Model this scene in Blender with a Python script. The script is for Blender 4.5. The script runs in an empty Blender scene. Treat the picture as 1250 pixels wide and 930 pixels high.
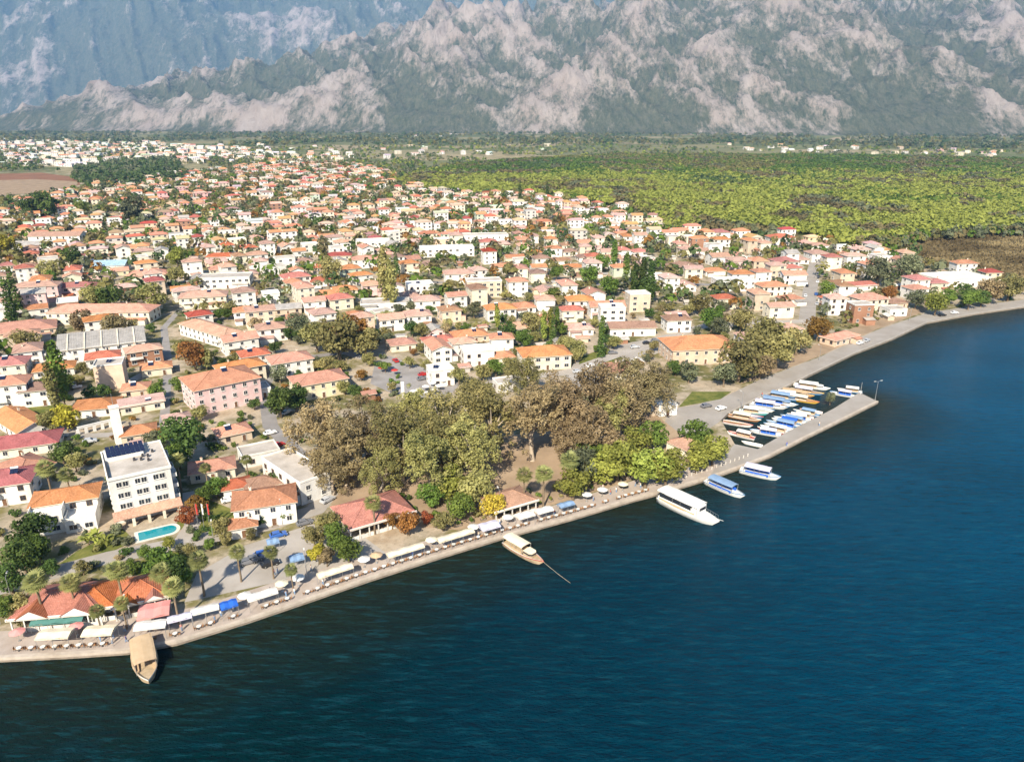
import bpy, bmesh, math, random
import numpy as np
from mathutils import Vector, Matrix
R = math.radians
random.seed(7)
rng = np.random.default_rng(11)
sc = bpy.context.scene
COL = sc.collection

# ------------------------------------------------------------------ camera, sky, sun, exposure
F, W, H, CH, HY = 900., 1250, 930, 100., 140.
PITCH = math.atan((H / 2 - HY) / F)
LZ = 1.0                                   # height of the land above the lake
HAZE = 6.0e-5                              # density of the air
cam = bpy.data.cameras.new('camera'); co = bpy.data.objects.new('camera', cam); COL.objects.link(co)
co.location = (0, 0, CH); co.rotation_euler = (math.pi / 2 - PITCH, 0, 0)
cam.sensor_width = 36; cam.sensor_fit = 'HORIZONTAL'; cam.lens = 36 * F / W
cam.clip_start = 1; cam.clip_end = 60000
sc.camera = co
SUN_EL, SH_AZ = R(39), R(15)               # shadows run away from the viewer and to the right
wd = bpy.data.worlds.new('World'); sc.world = wd; wd.use_nodes = True
nt = wd.node_tree; bg = nt.nodes['Background']
sky = nt.nodes.new('ShaderNodeTexSky'); sky.sky_type = 'NISHITA'; sky.sun_disc = False
sky.sun_elevation = SUN_EL; sky.sun_rotation = SH_AZ + math.pi
sky.air_density = 1.0; sky.dust_density = 1.2; sky.ozone_density = 1.5
nt.links.new(sky.outputs[0], bg.inputs[0]); bg.inputs[1].default_value = 0.052
sl = bpy.data.lights.new('sun', 'SUN'); so = bpy.data.objects.new('sun', sl); COL.objects.link(so)
sl.energy = 4.9; sl.angle = R(0.5); sl.color = (1.0, 0.905, 0.745)
sd = Vector((math.sin(SH_AZ) * math.cos(SUN_EL), math.cos(SH_AZ) * math.cos(SUN_EL), -math.sin(SUN_EL)))
so.rotation_euler = sd.to_track_quat('-Z', 'Y').to_euler(); so.location = (0, 0, 3000)
sc.view_settings.view_transform = 'Standard'; sc.view_settings.look = 'None'
sc.view_settings.gamma = 1; sc.view_settings.exposure = 1.45
sc.render.engine = 'CYCLES'
cy = sc.cycles
cy.max_bounces = 5; cy.diffuse_bounces = 2; cy.glossy_bounces = 2; cy.transmission_bounces = 3; cy.transparent_max_bounces = 4
cy.volume_bounces = 0; cy.caustics_reflective = False; cy.caustics_refractive = False
cy.use_denoising = True; cy.use_adaptive_sampling = True; cy.adaptive_threshold = 0.02
cy.sample_clamp_indirect = 6

# ------------------------------------------------------------------ layout helpers (a point of the plan seen from the survey camera)
def G(px, py, z=LZ):
    u = (px - W / 2) / F; v = (py - H / 2) / F
    cp, sp = math.cos(PITCH), math.sin(PITCH)
    d = (u, cp - v * sp, -sp - v * cp)
    t = (z - CH) / d[2]
    return d[0] * t, d[1] * t
def PX(x, y, z=LZ):
    cp, sp = math.cos(PITCH), math.sin(PITCH)
    dz = z - CH
    dep = y * cp - dz * sp; up = y * sp + dz * cp
    return W / 2 + F * x / dep, H / 2 - F * up / dep
def inpoly(p, poly):
    x, y = p; c = False; n = len(poly)
    for i in range(n):
        x1, y1 = poly[i]; x2, y2 = poly[i - 1]
        if (y1 > y) != (y2 > y) and x < (x2 - x1) * (y - y1) / (y2 - y1) + x1: c = not c
    return c
def inpoly_np(x, y, poly):
    c = np.zeros(x.shape, bool); n = len(poly)
    for i in range(n):
        x1, y1 = poly[i]; x2, y2 = poly[i - 1]
        if y1 == y2: continue
        c ^= ((y1 > y) != (y2 > y)) & (x < (x2 - x1) * (y - y1) / (y2 - y1) + x1)
    return c
def segdist(p, a, b):
    ax, ay = a; bx, by = b; dx, dy = bx - ax, by - ay
    t = max(0, min(1, ((p[0] - ax) * dx + (p[1] - ay) * dy) / (dx * dx + dy * dy + 1e-9)))
    return math.hypot(p[0] - ax - t * dx, p[1] - ay - t * dy)
def linedist(p, pts): return min(segdist(p, pts[i], pts[i + 1]) for i in range(len(pts) - 1))

# numpy value noise
_perm = rng.random((256, 256))
def vnoise(x, y):
    xi = np.floor(x).astype(int); yi = np.floor(y).astype(int); fx = x - xi; fy = y - yi
    fx = fx * fx * (3 - 2 * fx); fy = fy * fy * (3 - 2 * fy)
    g = lambda a, b: _perm[a & 255, b & 255]
    return (g(xi, yi) * (1 - fx) + g(xi + 1, yi) * fx) * (1 - fy) + (g(xi, yi + 1) * (1 - fx) + g(xi + 1, yi + 1) * fx) * fy
def fbm(x, y, o=4):
    s = 0; a = 1; t = 0
    for i in range(o):
        s = s + a * vnoise(x + 17.3 * i, y - 9.1 * i); t += a; a *= .5; x = x * 2.03; y = y * 2.03
    return s / t
def ridged(x, y, o=5):
    s = 0; a = 1; t = 0
    for i in range(o):
        n = 1 - abs(2 * vnoise(x + 31.7 * i, y + 5.3 * i) - 1); s = s + a * n * n; t += a; a *= .5
        x, y = 2.03 * (x * .92 - y * .39), 2.03 * (x * .39 + y * .92)
    return s / t

# ------------------------------------------------------------------ mesh helpers
class MB:
    def __init__(s): s.v = []; s.f = []; s.m = []
    def face(s, pts, m=0):
        b = len(s.v); s.v += [tuple(p) for p in pts]; s.f.append(tuple(range(b, b + len(pts)))); s.m.append(m); return s
    def box(s, c, d, m=0, rz=0, bottom=True):
        cx, cy_, cz = c; hx, hy, hz = d[0] / 2, d[1] / 2, d[2] / 2
        ca, sa = math.cos(rz), math.sin(rz); b = len(s.v)
        for z in (-hz, hz):
            for x, y in ((-hx, -hy), (hx, -hy), (hx, hy), (-hx, hy)):
                s.v.append((cx + x * ca - y * sa, cy_ + x * sa + y * ca, cz + z))
        fs = [(4, 5, 6, 7), (0, 1, 5, 4), (1, 2, 6, 5), (2, 3, 7, 6), (3, 0, 4, 7)]
        if bottom: fs.append((3, 2, 1, 0))
        for q in fs: s.f.append(tuple(b + i for i in q)); s.m.append(m)
        return s
    def cyl(s, p0, p1, r0, r1=None, n=8, m=0, cap=True):
        r1 = r0 if r1 is None else r1
        p0 = Vector(p0); p1 = Vector(p1); ax = (p1 - p0).normalized()
        u = ax.orthogonal().normalized(); w = ax.cross(u); b = len(s.v)
        for p, r in ((p0, r0), (p1, r1)):
            for i in range(n):
                a = 2 * math.pi * i / n; q = p + u * (r * math.cos(a)) + w * (r * math.sin(a)); s.v.append(tuple(q))
        for i in range(n):
            j = (i + 1) % n; s.f.append((b + i, b + j, b + n + j, b + n + i)); s.m.append(m)
        if cap:
            s.f.append(tuple(b + n + i for i in range(n))); s.m.append(m)
            s.f.append(tuple(b + n - 1 - i for i in range(n))); s.m.append(m)
        return s
    def prism(s, pts, z0, z1, m=0, mside=None, bottom=False):
        n = len(pts); b = len(s.v)
        s.v += [(x, y, z0) for x, y in pts] + [(x, y, z1) for x, y in pts]
        s.f.append(tuple(range(b + n, b + 2 * n))); s.m.append(m)
        for i in range(n):
            j = (i + 1) % n; s.f.append((b + i, b + j, b + n + j, b + n + i)); s.m.append(m if mside is None else mside)
        if bottom: s.f.append(tuple(range(b + n - 1, b - 1, -1))); s.m.append(m)
        return s
    def mesh(s, name, mats, smooth=False):
        me = bpy.data.meshes.new(name); me.from_pydata(s.v, [], s.f)
        for mt in (mats if isinstance(mats, (list, tuple)) else [mats]): me.materials.append(mt)
        me.polygons.foreach_set('material_index', s.m)
        if smooth: me.polygons.foreach_set('use_smooth', [True] * len(s.f))
        me.update(); return me
def ob(name, me, parent=None, loc=(0, 0, 0), rz=0, scale=None):
    o = bpy.data.objects.new(name, me); COL.objects.link(o)
    if parent: o.parent = parent
    o.location = loc
    if rz: o.rotation_euler = (0, 0, rz)
    if scale: o.scale = scale
    return o
def tag(o, label=None, cat=None, group=None, kind=None):
    if label: o['label'] = label
    if cat: o['category'] = cat
    if group: o['group'] = group
    if kind: o['kind'] = kind
    return o
def thing(name, label, cat, loc=(0, 0, 0), rz=0, group=None):
    return tag(ob(name, None, None, loc, rz), label, cat, group)
def copy_tree(o, parent=None):
    c = o.copy(); COL.objects.link(c)
    if parent: c.parent = parent
    for ch in KIDS.get(o.name, []): copy_tree(ch, c)
    return c
KIDS = {}
def setmat(o, m, slot=0):
    o.material_slots[slot].link = 'OBJECT'; o.material_slots[slot].material = m
def np_mesh(name, verts, nper, mats, attr=None, attr_name='tint', color=False, smooth=False, normals=None):
    """faces of nper vertices each, in order"""
    n = len(verts); nf = n // nper
    me = bpy.data.meshes.new(name); me.vertices.add(n); me.vertices.foreach_set('co', verts.astype(np.float32).ravel())
    me.loops.add(n); me.loops.foreach_set('vertex_index', np.arange(n, dtype=np.int32))
    me.polygons.add(nf); me.polygons.foreach_set('loop_start', (np.arange(nf) * nper).astype(np.int32))
    me.polygons.foreach_set('loop_total', np.full(nf, nper, np.int32))
    for mt in mats: me.materials.append(mt)
    if attr is not None:
        if color:
            a = me.attributes.new(attr_name, 'FLOAT_COLOR', 'FACE'); a.data.foreach_set('color', attr.astype(np.float32).ravel())
        else:
            a = me.attributes.new(attr_name, 'FLOAT', 'FACE'); a.data.foreach_set('value', attr.astype(np.float32))
    me.update(calc_edges=True); return me

# ------------------------------------------------------------------ materials
class NT:
    def __init__(s, name):
        s.mat = bpy.data.materials.new(name); s.mat.use_nodes = True; s.t = s.mat.node_tree; s.t.nodes.clear()
        s.out = s.n('OutputMaterial'); s.b = s.n('BsdfPrincipled'); s.l(s.b.outputs[0], s.out.inputs[0])
    def n(s, k, **kw):
        x = s.t.nodes.new('ShaderNode' + k)
        for a, b in kw.items(): setattr(x, a, b)
        return x
    def l(s, a, b): s.t.links.new(a, b)
    def coord(s, kind='Object'): return s.n('TexCoord').outputs[kind]
    def mapping(s, src, scale=(1, 1, 1), rot=(0, 0, 0)):
        m = s.n('Mapping'); m.inputs['Scale'].default_value = scale; m.inputs['Rotation'].default_value = rot; s.l(src, m.inputs[0]); return m.outputs[0]
    def noise(s, src, scale, detail=3, rough=.55):
        x = s.n('TexNoise'); x.inputs['Scale'].default_value = scale; x.inputs['Detail'].default_value = detail; x.inputs['Roughness'].default_value = rough
        s.l(src, x.inputs['Vector']); return x.outputs['Fac']
    def ramp(s, fac, stops):
        r = s.n('ValToRGB'); e = r.color_ramp.elements
        while len(e) < len(stops): e.new(.5)
        for x, (p, c) in zip(e, stops): x.position = p; x.color = (*c, 1) if len(c) == 3 else c
        s.l(fac, r.inputs[0]); return r.outputs[0]
    def mix(s, f, a, b, mode='MIX'):
        m = s.n('Mix', data_type='RGBA', blend_type=mode)
        for i, x in ((0, f), (6, a), (7, b)):
            if hasattr(x, 'links'): s.l(x, m.inputs[i])
            elif i == 0: m.inputs[0].default_value = x
            else: m.inputs[i].default_value = (*x, 1)
        return m.outputs[2]
    def math(s, op, a, b=0.):
        m = s.n('Math', operation=op)
        for i, x in ((0, a), (1, b)):
            if hasattr(x, 'links'): s.l(x, m.inputs[i])
            else: m.inputs[i].default_value = x
        return m.outputs[0]
    def maprange(s, v, a, b, c=0., d=1.):
        m = s.n('MapRange'); s.l(v, m.inputs[0])
        for i, x in enumerate((a, b, c, d)): m.inputs[i + 1].default_value = x
        return m.outputs[0]
    def bump(s, h, strength=.3, dist=.1):
        b = s.n('Bump'); b.inputs['Strength'].default_value = strength; b.inputs['Distance'].default_value = dist
        s.l(h, b.inputs['Height']); s.l(b.outputs[0], s.b.inputs['Normal']); return b
    def base(s, c):
        if hasattr(c, 'links'): s.l(c, s.b.inputs['Base Color'])
        else: s.b.inputs['Base Color'].default_value = (*c, 1)
        return s
    def rough(s, v): s.b.inputs['Roughness'].default_value = v; return s
    def spec(s, v): s.b.inputs['Specular IOR Level'].default_value = v; return s

def worn(name, c, amt=.25, sc1=.25, sc2=2.5, rough=.85, spec=.25, rnd=.12):
    """paint, plaster or stone with blotches and streaks and a little difference from object to object"""
    t = NT(name); co_ = t.coord()
    oi = t.n('ObjectInfo'); g = t.n('NewGeometry')
    n1 = t.noise(g.outputs['Position'], sc1, 4); n2 = t.noise(t.mapping(co_, (1, 1, .3)), sc2, 3)
    f = t.maprange(n1, .35, .75, 0, 1)
    dark = tuple(x * (1 - amt) * (1, .97, .92)[i] for i, x in enumerate(c))
    k = t.mix(f, c, dark)
    k = t.mix(t.maprange(n2, .5, .8, 0, amt), k, tuple(x * .55 for x in c))
    hv = t.n('HueSaturation'); t.l(k, hv.inputs['Color'])
    t.l(t.maprange(oi.outputs['Random'], 0, 1, 1 - rnd, 1 + rnd * .6), hv.inputs['Value'])
    return t.base(hv.outputs[0]).rough(rough).spec(spec).mat
def plain(name, c, rough=.6, metal=0., spec=.4):
    t = NT(name); t.base(c).rough(rough).spec(spec); t.b.inputs['Metallic'].default_value = metal; return t.mat
def roof_mat(name, c, corr=False):
    t = NT(name); co_ = t.coord(); oi = t.n('ObjectInfo'); g = t.n('NewGeometry')
    n1 = t.noise(g.outputs['Position'], .35, 4, .65); n2 = t.noise(g.outputs['Position'], 2.2, 3, .7)
    lo = tuple(x * .55 for x in c); hi = tuple(min(.8, x * 1.22 + .05) for x in c)
    k = t.mix(t.maprange(n1, .3, .7), lo, c); k = t.mix(t.maprange(n2, .45, .75, 0, .75), k, hi)
    w = t.n('TexWave', wave_type='BANDS', bands_direction='X'); w.inputs['Scale'].default_value = .5 if corr else .95; w.inputs['Distortion'].default_value = .6
    t.l(co_, w.inputs['Vector'])
    w2 = t.n('TexWave', wave_type='BANDS', bands_direction='Y'); w2.inputs['Scale'].default_value = .8; w2.inputs['Distortion'].default_value = .8; t.l(co_, w2.inputs['Vector'])
    k = t.mix(t.maprange(w.outputs['Fac'], .0, .35, .38, 0), k, tuple(x * .5 for x in c))
    k = t.mix(t.maprange(w2.outputs['Fac'], .0, .25, .25, 0), k, tuple(x * .5 for x in c))
    hv = t.n('HueSaturation'); t.l(k, hv.inputs['Color']); t.l(t.maprange(oi.outputs['Random'], 0, 1, .78, 1.15), hv.inputs['Value'])
    rn = t.math('FRACT', t.math('MULTIPLY', oi.outputs['Random'], 7.31))
    t.l(t.maprange(rn, 0, 1, .75, 1.1), hv.inputs['Saturation']); t.l(t.maprange(rn, 0, 1, .49, .51), hv.inputs['Hue'])
    t.bump(w.outputs['Fac'], .5, .08)
    return t.base(hv.outputs[0]).rough(.85).spec(.2).mat
WALL = {'white': worn('plaster_white', (.78, .76, .72)), 'cream': worn('plaster_cream', (.75, .69, .56)), 'pale yellow': worn('plaster_yellow', (.74, .66, .46)),
        'pink': worn('plaster_pink', (.74, .53, .51)), 'peach': worn('plaster_peach', (.72, .55, .42)), 'grey': worn('plaster_grey', (.50, .47, .44)),
        'beige': worn('plaster_beige', (.60, .50, .39)), 'pale green': worn('plaster_green', (.55, .62, .48)), 'brick': worn('raw_brick', (.36, .19, .12))}
ROOF = {'orange': roof_mat('tile_orange', (.58, .245, .125)), 'red': roof_mat('tile_red', (.50, .145, .095)), 'dark red': roof_mat('tile_dark_red', (.37, .065, .05)),
        'faded pink': roof_mat('tile_faded', (.56, .33, .25)), 'rust orange': roof_mat('tile_rust', (.47, .135, .05)), 'brown': roof_mat('tile_brown', (.36, .20, .13)), 'grey': roof_mat('sheet_grey', (.42, .39, .36), True),
        'white': worn('roof_white', (.72, .70, .66), .22), 'pale blue': roof_mat('sheet_blue', (.40, .60, .78), True), 'concrete': worn('roof_concrete', (.50, .45, .40), .35)}
GLASS = NT('window_glass').base((.025, .03, .04)).rough(.12).spec(.6).mat
FRAME = worn('frame_white', (.7, .68, .64)); FRAMEB = worn('frame_brown', (.16, .09, .05)); DOOR = worn('door_wood', (.17, .09, .05)); DARK = plain('dark_recess', (.03, .025, .025), .9)
METAL = plain('galvanised', (.5, .5, .5), .4, .7); DMETAL = plain('dark_metal', (.06, .06, .065), .5, .3)
SOLAR = plain('solar_glass', (.015, .02, .05), .15, 0, .6); TANK = plain('tank_white', (.75, .75, .73), .35)
WOOD = worn('varnished_wood', (.38, .20, .09), .4, .8, 5); PALEWOOD = worn('pale_wood', (.52, .40, .26), .35, .8, 5)
HULLW = worn('boat_white', (.80, .79, .76), .10, .3, 2, .35, .5, .04); HULLB = worn('boat_blue', (.08, .22, .42), .25, .3, 2, .4, .5); TEAL = worn('boat_teal', (.07, .35, .36), .25, .3, 2, .4, .5)
HULLR = worn('boat_red', (.42, .07, .05), .2, .3, 2, .4, .5); HULLY = worn('boat_yellow', (.72, .47, .07), .2, .3, 2, .4, .5); HULLO = worn('boat_orange', (.44, .24, .12), .2, .3, 2, .4, .5)
def cloth(name, c): return worn(name, c, .14, .6, 3, .9, .15, .06)
CL = {'white': cloth('canvas_white', (.78, .75, .70)), 'cream': cloth('canvas_cream', (.78, .69, .52)), 'blue': cloth('canvas_blue', (.03, .13, .55)), 'pale lilac': cloth('canvas_lilac', (.62, .60, .72)),
      'tan': cloth('canvas_tan', (.52, .38, .24)), 'pink': cloth('canvas_pink', (.70, .30, .28)), 'teal': cloth('canvas_teal', (.09, .22, .20)), 'grey blue': cloth('canvas_greyblue', (.22, .33, .50)), 'red': cloth('canvas_red', (.5, .05, .04))}

def leaf_mat(name, c, c2=None, vary=.5):
    """a crown's own leaf colours: every leaf spray takes one tint between c and c2"""
    t = NT(name); a = t.n('Attribute', attribute_name='tint'); oi = t.n('ObjectInfo')
    c2 = c2 or tuple(min(.5, x * 2.1) for x in c)
    k = t.mix(a.outputs['Fac'], c, c2)
    hv = t.n('HueSaturation'); t.l(k, hv.inputs['Color']); t.l(t.maprange(oi.outputs['Random'], 0, 1, .68, 1.32), hv.inputs['Value'])
    rn = t.math('FRACT', t.math('MULTIPLY', oi.outputs['Random'], 5.77)); t.l(t.maprange(rn, 0, 1, .485, .515), hv.inputs['Hue'])
    t.base(hv.outputs[0]).rough(.75).spec(.2)
    tr = t.n('BsdfTranslucent'); t.l(hv.outputs[0], tr.inputs[0]); mx = t.n('MixShader'); mx.inputs[0].default_value = .38
    t.l(t.b.outputs[0], mx.inputs[1]); t.l(tr.outputs[0], mx.inputs[2]); t.l(mx.outputs[0], t.out.inputs[0]); return t.mat
LEAF = {'dark green': leaf_mat('leaf_dark', (0.035, 0.065, 0.018), (0.130, 0.190, 0.045)), 'green': leaf_mat('leaf_green', (0.060, 0.105, 0.020), (0.200, 0.280, 0.055)),
        'olive': leaf_mat('leaf_olive', (0.160, 0.155, 0.055), (0.430, 0.390, 0.150)), 'lime green': leaf_mat('leaf_lime', (0.160, 0.190, 0.035), (0.420, 0.450, 0.100)),
        'rust brown': leaf_mat('leaf_rust', (0.160, 0.080, 0.022), (0.406, 0.217, 0.058)), 'grey green': leaf_mat('leaf_grey', (0.094, 0.109, 0.058), (0.246, 0.261, 0.145)),
        'khaki brown': leaf_mat('leaf_khaki', (0.170, 0.132, 0.064), (0.440, 0.350, 0.185)), 'yellow': leaf_mat('leaf_yellow', (0.290, 0.246, 0.029), (0.609, 0.522, 0.072)), 'palm': leaf_mat('leaf_palm', (0.130, 0.150, 0.040), (0.420, 0.420, 0.170)), 'red': leaf_mat('leaf_red', (0.232, 0.058, 0.029), (0.464, 0.160, 0.058))}
BARK = worn('bark', (.20, .15, .10), .4, 1, 4); PALEBARK = worn('pale_bark', (.48, .40, .31), .35, .6, 3); PALMBARK = worn('palm_bark', (.24, .18, .12), .4, 1, 6)
def attr_mat(name, rough=.85, transl=0.):
    t = NT(name); a = t.n('Attribute', attribute_name='col'); t.base(a.outputs['Color']).rough(rough).spec(.2)
    if transl:
        tr = t.n('BsdfTranslucent'); t.l(a.outputs['Color'], tr.inputs[0]); mx = t.n('MixShader'); mx.inputs[0].default_value = transl
        t.l(t.b.outputs[0], mx.inputs[1]); t.l(tr.outputs[0], mx.inputs[2]); t.l(mx.outputs[0], t.out.inputs[0])
    return t.mat
FARHOUSE = attr_mat('far_house_paint'); FARLEAF = attr_mat('far_leaf', .8, .4)

# ================================================================== SETTING
SHORE_PX = [(0, 803), (80, 799), (155, 794), (215, 783), (300, 757), (380, 730), (450, 706), (540, 677), (612, 655), (700, 631), (770, 610), (815, 598),
            (865, 583), (900, 571), (940, 556), (985, 533), (1030, 511), (1072, 490), (1049, 479), (1017, 499), (961, 527), (925, 548), (897, 542), (887, 525), (880, 512), (889, 504),
            (925, 486), (961, 471), (989, 457), (1043, 431), (1090, 413), (1131, 393.5), (1188, 383), (1250, 374)]
SHORE = [G(*p) for p in SHORE_PX]
SHORE = [(-2500, -300), (-700, 20), (-260, 100), (-150, 112)] + SHORE + [(340, 425), (520, 500), (900, 560), (2200, 420), (6000, -800)]
MAINSHORE = SHORE[4:4 + 18]

# land sheet (subdivided by triangulation only; the plain is flat)
LAND = SHORE + [(30000, -800), (30000, 32000), (-30000, 32000), (-30000, -300)]
def polymesh(name, pts, z, mat, wall_to=None, wall_n=None, wallmat=None):
    bm = bmesh.new(); vs = [bm.verts.new((x, y, z)) for x, y in pts]
    es = [bm.edges.new((vs[i], vs[(i + 1) % len(vs)])) for i in range(len(vs))]
    bmesh.ops.triangle_fill(bm, use_beauty=True, edges=es, normal=(0, 0, 1))
    bmesh.ops.recalc_face_normals(bm, faces=bm.faces)
    for f in bm.faces:
        if f.normal.z < 0: f.normal_flip()
    if wall_to is not None:
        for i in range(wall_n - 1):
            a, b = pts[i], pts[i + 1]
            f = bm.faces.new([bm.verts.new((a[0], a[1], wall_to)), bm.verts.new((b[0], b[1], wall_to)), bm.verts.new((b[0], b[1], z)), bm.verts.new((a[0], a[1], z))]); f.material_index = 1
    me = bpy.data.meshes.new(name); bm.to_mesh(me); bm.free()
    me.materials.append(mat)
    if wallmat: me.materials.append(wallmat)
    return ob(name, me)

t = NT('ground_mixed'); P_ = t.n('NewGeometry').outputs['Position']; sx = t.n('SeparateXYZ'); t.l(P_, sx.inputs[0])
n1 = t.noise(P_, .045, 4, .6); n2 = t.noise(P_, .22, 4, .65); n3 = t.noise(P_, 1.1, 3, .6)
town = t.ramp(n1, [(.30, (.33, .25, .17)), (.40, (.42, .34, .25)), (.47, (.30, .25, .18)), (.54, (.17, .15, .06)), (.66, (.085, .09, .03))])
town = t.mix(t.maprange(n2, .50, .66, 0, .75), town, (.47, .39, .30)); town = t.mix(t.maprange(n3, .5, .75, 0, .5), town, (.14, .12, .08))
vo = t.n('TexVoronoi', feature='F1', distance='MANHATTAN'); vo.inputs['Scale'].default_value = .0042; t.l(t.mapping(P_, (.7, 1, 1), (0, 0, .4)), vo.inputs['Vector'])
vs_ = t.n('SeparateColor'); t.l(vo.outputs['Color'], vs_.inputs[0])
field = t.ramp(vs_.outputs[0], [(.0, (.11, .13, .05)), (.3, (.16, .17, .07)), (.5, (.26, .23, .12)), (.68, (.40, .31, .20)), (.8, (.13, .16, .06)), (1., (.20, .19, .10))])
field = t.mix(t.maprange(n1, .4, .7, 0, .6), field, (.07, .085, .035)); field = t.mix(t.maprange(n2, .45, .7, 0, .35), field, (.20, .18, .10))
fy = t.math('ADD', sx.outputs[1], t.math('MULTIPLY', t.math('SUBTRACT', n1, .5), 900))
t.base(t.mix(t.maprange(fy, 1150, 1500), town, field)).rough(.95).spec(.1); GROUND = t.mat
STONE = worn('quay_stone', (.30, .25, .20), .45, .5, 3)
tag(polymesh('ground', LAND, LZ, GROUND, -3, len(SHORE), STONE), kind='structure')

# lake
xs = np.unique(np.concatenate([np.linspace(-260, 330, 150), [-20000, -8000, -3000, -1200, -600, -400, 450, 700, 1200, 3000, 8000, 20000]]))
ys = np.unique(np.concatenate([np.linspace(40, 420, 100), [-6000, -2000, -800, -300, -100, 0, 550, 800, 1500]]))
X, Y = np.meshgrid(xs, ys); D = np.full(X.shape, 1e9)
for i in range(len(SHORE) - 1):
    (ax, ay), (bx, by) = SHORE[i], SHORE[i + 1]; dx, dy = bx - ax, by - ay
    tt = np.clip(((X - ax) * dx + (Y - ay) * dy) / (dx * dx + dy * dy), 0, 1); D = np.minimum(D, np.hypot(X - ax - tt * dx, Y - ay - tt * dy))
me = bpy.data.meshes.new('lake'); nx, ny = len(xs), len(ys)
me.from_pydata(np.stack([X.ravel(), Y.ravel(), np.zeros(X.size)], 1).tolist(), [], [(j * nx + i, j * nx + i + 1, (j + 1) * nx + i + 1, (j + 1) * nx + i) for j in range(ny - 1) for i in range(nx - 1)])
a = me.attributes.new('depth', 'FLOAT', 'POINT'); a.data.foreach_set('value', np.minimum(D, 400).ravel().astype(np.float32))
t = NT('lake_water'); P_ = t.n('NewGeometry').outputs['Position']; at = t.n('Attribute', attribute_name='depth'); sx = t.n('SeparateXYZ'); t.l(P_, sx.inputs[0])
nb = t.noise(P_, .018, 4, .6); na = t.noise(t.mapping(P_, (.6, 1.6, 1), (0, 0, .5)), .12, 3)
dd = t.math('ADD', at.outputs['Fac'], t.math('MULTIPLY', t.math('SUBTRACT', nb, .5), 26))
deep = t.mix(t.maprange(t.math('ADD', sx.outputs[0], t.math('MULTIPLY', nb, 60)), -10, 210), (.0, .0130, .0175), (.0, .056, .122))  # bluer to the right: sky reflection painted into the base colour
deep = t.mix(t.maprange(t.math('ADD', sx.outputs[0], t.math('MULTIPLY', nb, 50)), -60, 20), (.0, .0120, .0135), deep)
k = t.mix(t.maprange(dd, 1, 28), (.010, .016, .008), deep)
k = t.mix(t.maprange(na, .52, .8, 0, .25), k, (.002, .036, .060))
w1 = t.noise(t.mapping(P_, (.55, 1.5, 1), (0, 0, .35)), .42, 4, .62); w2 = t.noise(t.mapping(P_, (.6, 1.4, 1), (0, 0, -.25)), 1.7, 3, .6)
st_ = t.noise(t.mapping(P_, (.28, 1.5, 1), (0, 0, .30)), .55, 4, .7)
k = t.mix(t.maprange(st_, .52, .70, 0, .8), k, t.mix(.5, k, (.01, .085, .12))); k = t.mix(t.maprange(st_, .30, .46, .45, 0), k, (.0, .008, .018))  # light and shade of the ripples painted in as pale and dark streaks
wp = t.noise(t.mapping(P_, (.5, 1.3, 1), (0, 0, .5)), .022, 3, .6); k = t.mix(t.maprange(wp, .40, .62, .0, .38), k, t.mix(.5, k, (.0, .006, .010)))
hh = t.math('ADD', t.math('MULTIPLY', w1, 1.), t.math('MULTIPLY', w2, .35))
t.bump(hh, .9, 1.3); t.base(k).rough(.10).spec(.035); t.b.inputs['Specular Tint'].default_value = (.35, .75, 1, 1); t.b.inputs['IOR'].default_value = 1.33
me.materials.append(t.mat)
tag(ob('lake', me), kind='structure')

# mountains
na_, nr_ = 620, 420
az = np.linspace(R(-52), R(52), na_); rr = np.exp(np.linspace(math.log(3300), math.log(22000), nr_))
A, RR = np.meshgrid(az, rr); X = RR * np.tan(A) * .95; Y = RR
wx = X + 500 * (fbm(X / 1500, Y / 1500) - .5); wy = Y + 500 * (fbm(X / 1500 + 50, Y / 1500) - .5)
al = (-.55, -.83); along = wx * al[0] + wy * al[1]; across = wx * -al[1] + wy * al[0]
sp = ridged(across / 1500, along / 3600, 5); sp2 = ridged(across / 520 + 9, along / 900, 5)
foot = 4250 - .24 * X + 260 * (fbm(X / 900, Y / 3000) - .5)
crest = np.interp(X, [-5200, -3700, -2700, -1950, -1170, -200, 1500, 4500, 9000], [30, 90, 560, 820, 1120, 1700, 2100, 2200, 2000])
up = np.clip(Y - foot, 0, None)
near = crest * (1 - np.exp(-up * .56 / np.maximum(crest, 120))) ; near *= .50 + .62 * sp + .36 * (sp2 - .45)
back = np.clip((Y - foot - 3600) / 2600, 0, 1); near *= 1 - .45 * back
f2 = 9800 + .10 * X; up2 = np.clip(Y - f2, 0, None)
far = 5300 * (1 - np.exp(-up2 * .62 / 3600)); far *= .55 + .55 * ridged(across / 2600 + 3, along / 4200, 5) + .16 * (sp2 - .4)
sp3 = ridged((wx + .45 * wy) / 260 + 4, wy / 1500, 4); sp4 = ridged(X / 90 + 7, Y / 110, 3)
near += np.clip(near / 260, 0, 1) * (150 * (sp3 - .5) + 52 * (sp4 - .5)); far += np.clip(far / 400, 0, 1) * (200 * (sp3 - .5) + 40 * (sp4 - .5))
Z = np.maximum(near, far) + np.where(up > 0, 30 * (fbm(X / 130, Y / 130, 4) - .5) * np.clip(up / 500, 0, 1), 0)
Z = np.where(up > 0, Z, -2) ; Z = np.where((up > 0) & (up < 250), Z * np.clip(up / 250, .15, 1), Z) + LZ - .5
ROCK = .5 + .40 * (sp - .42) + .46 * (sp2 - .42) + .42 * (sp3 - .45) + .48 * (fbm(X / 620 + 3, Y / 1000, 4) - .5) - .10 * (Y > 9500) - .05 * np.clip(1 - Z / 90, 0, 1)
me = bpy.data.meshes.new('mountains')
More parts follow.
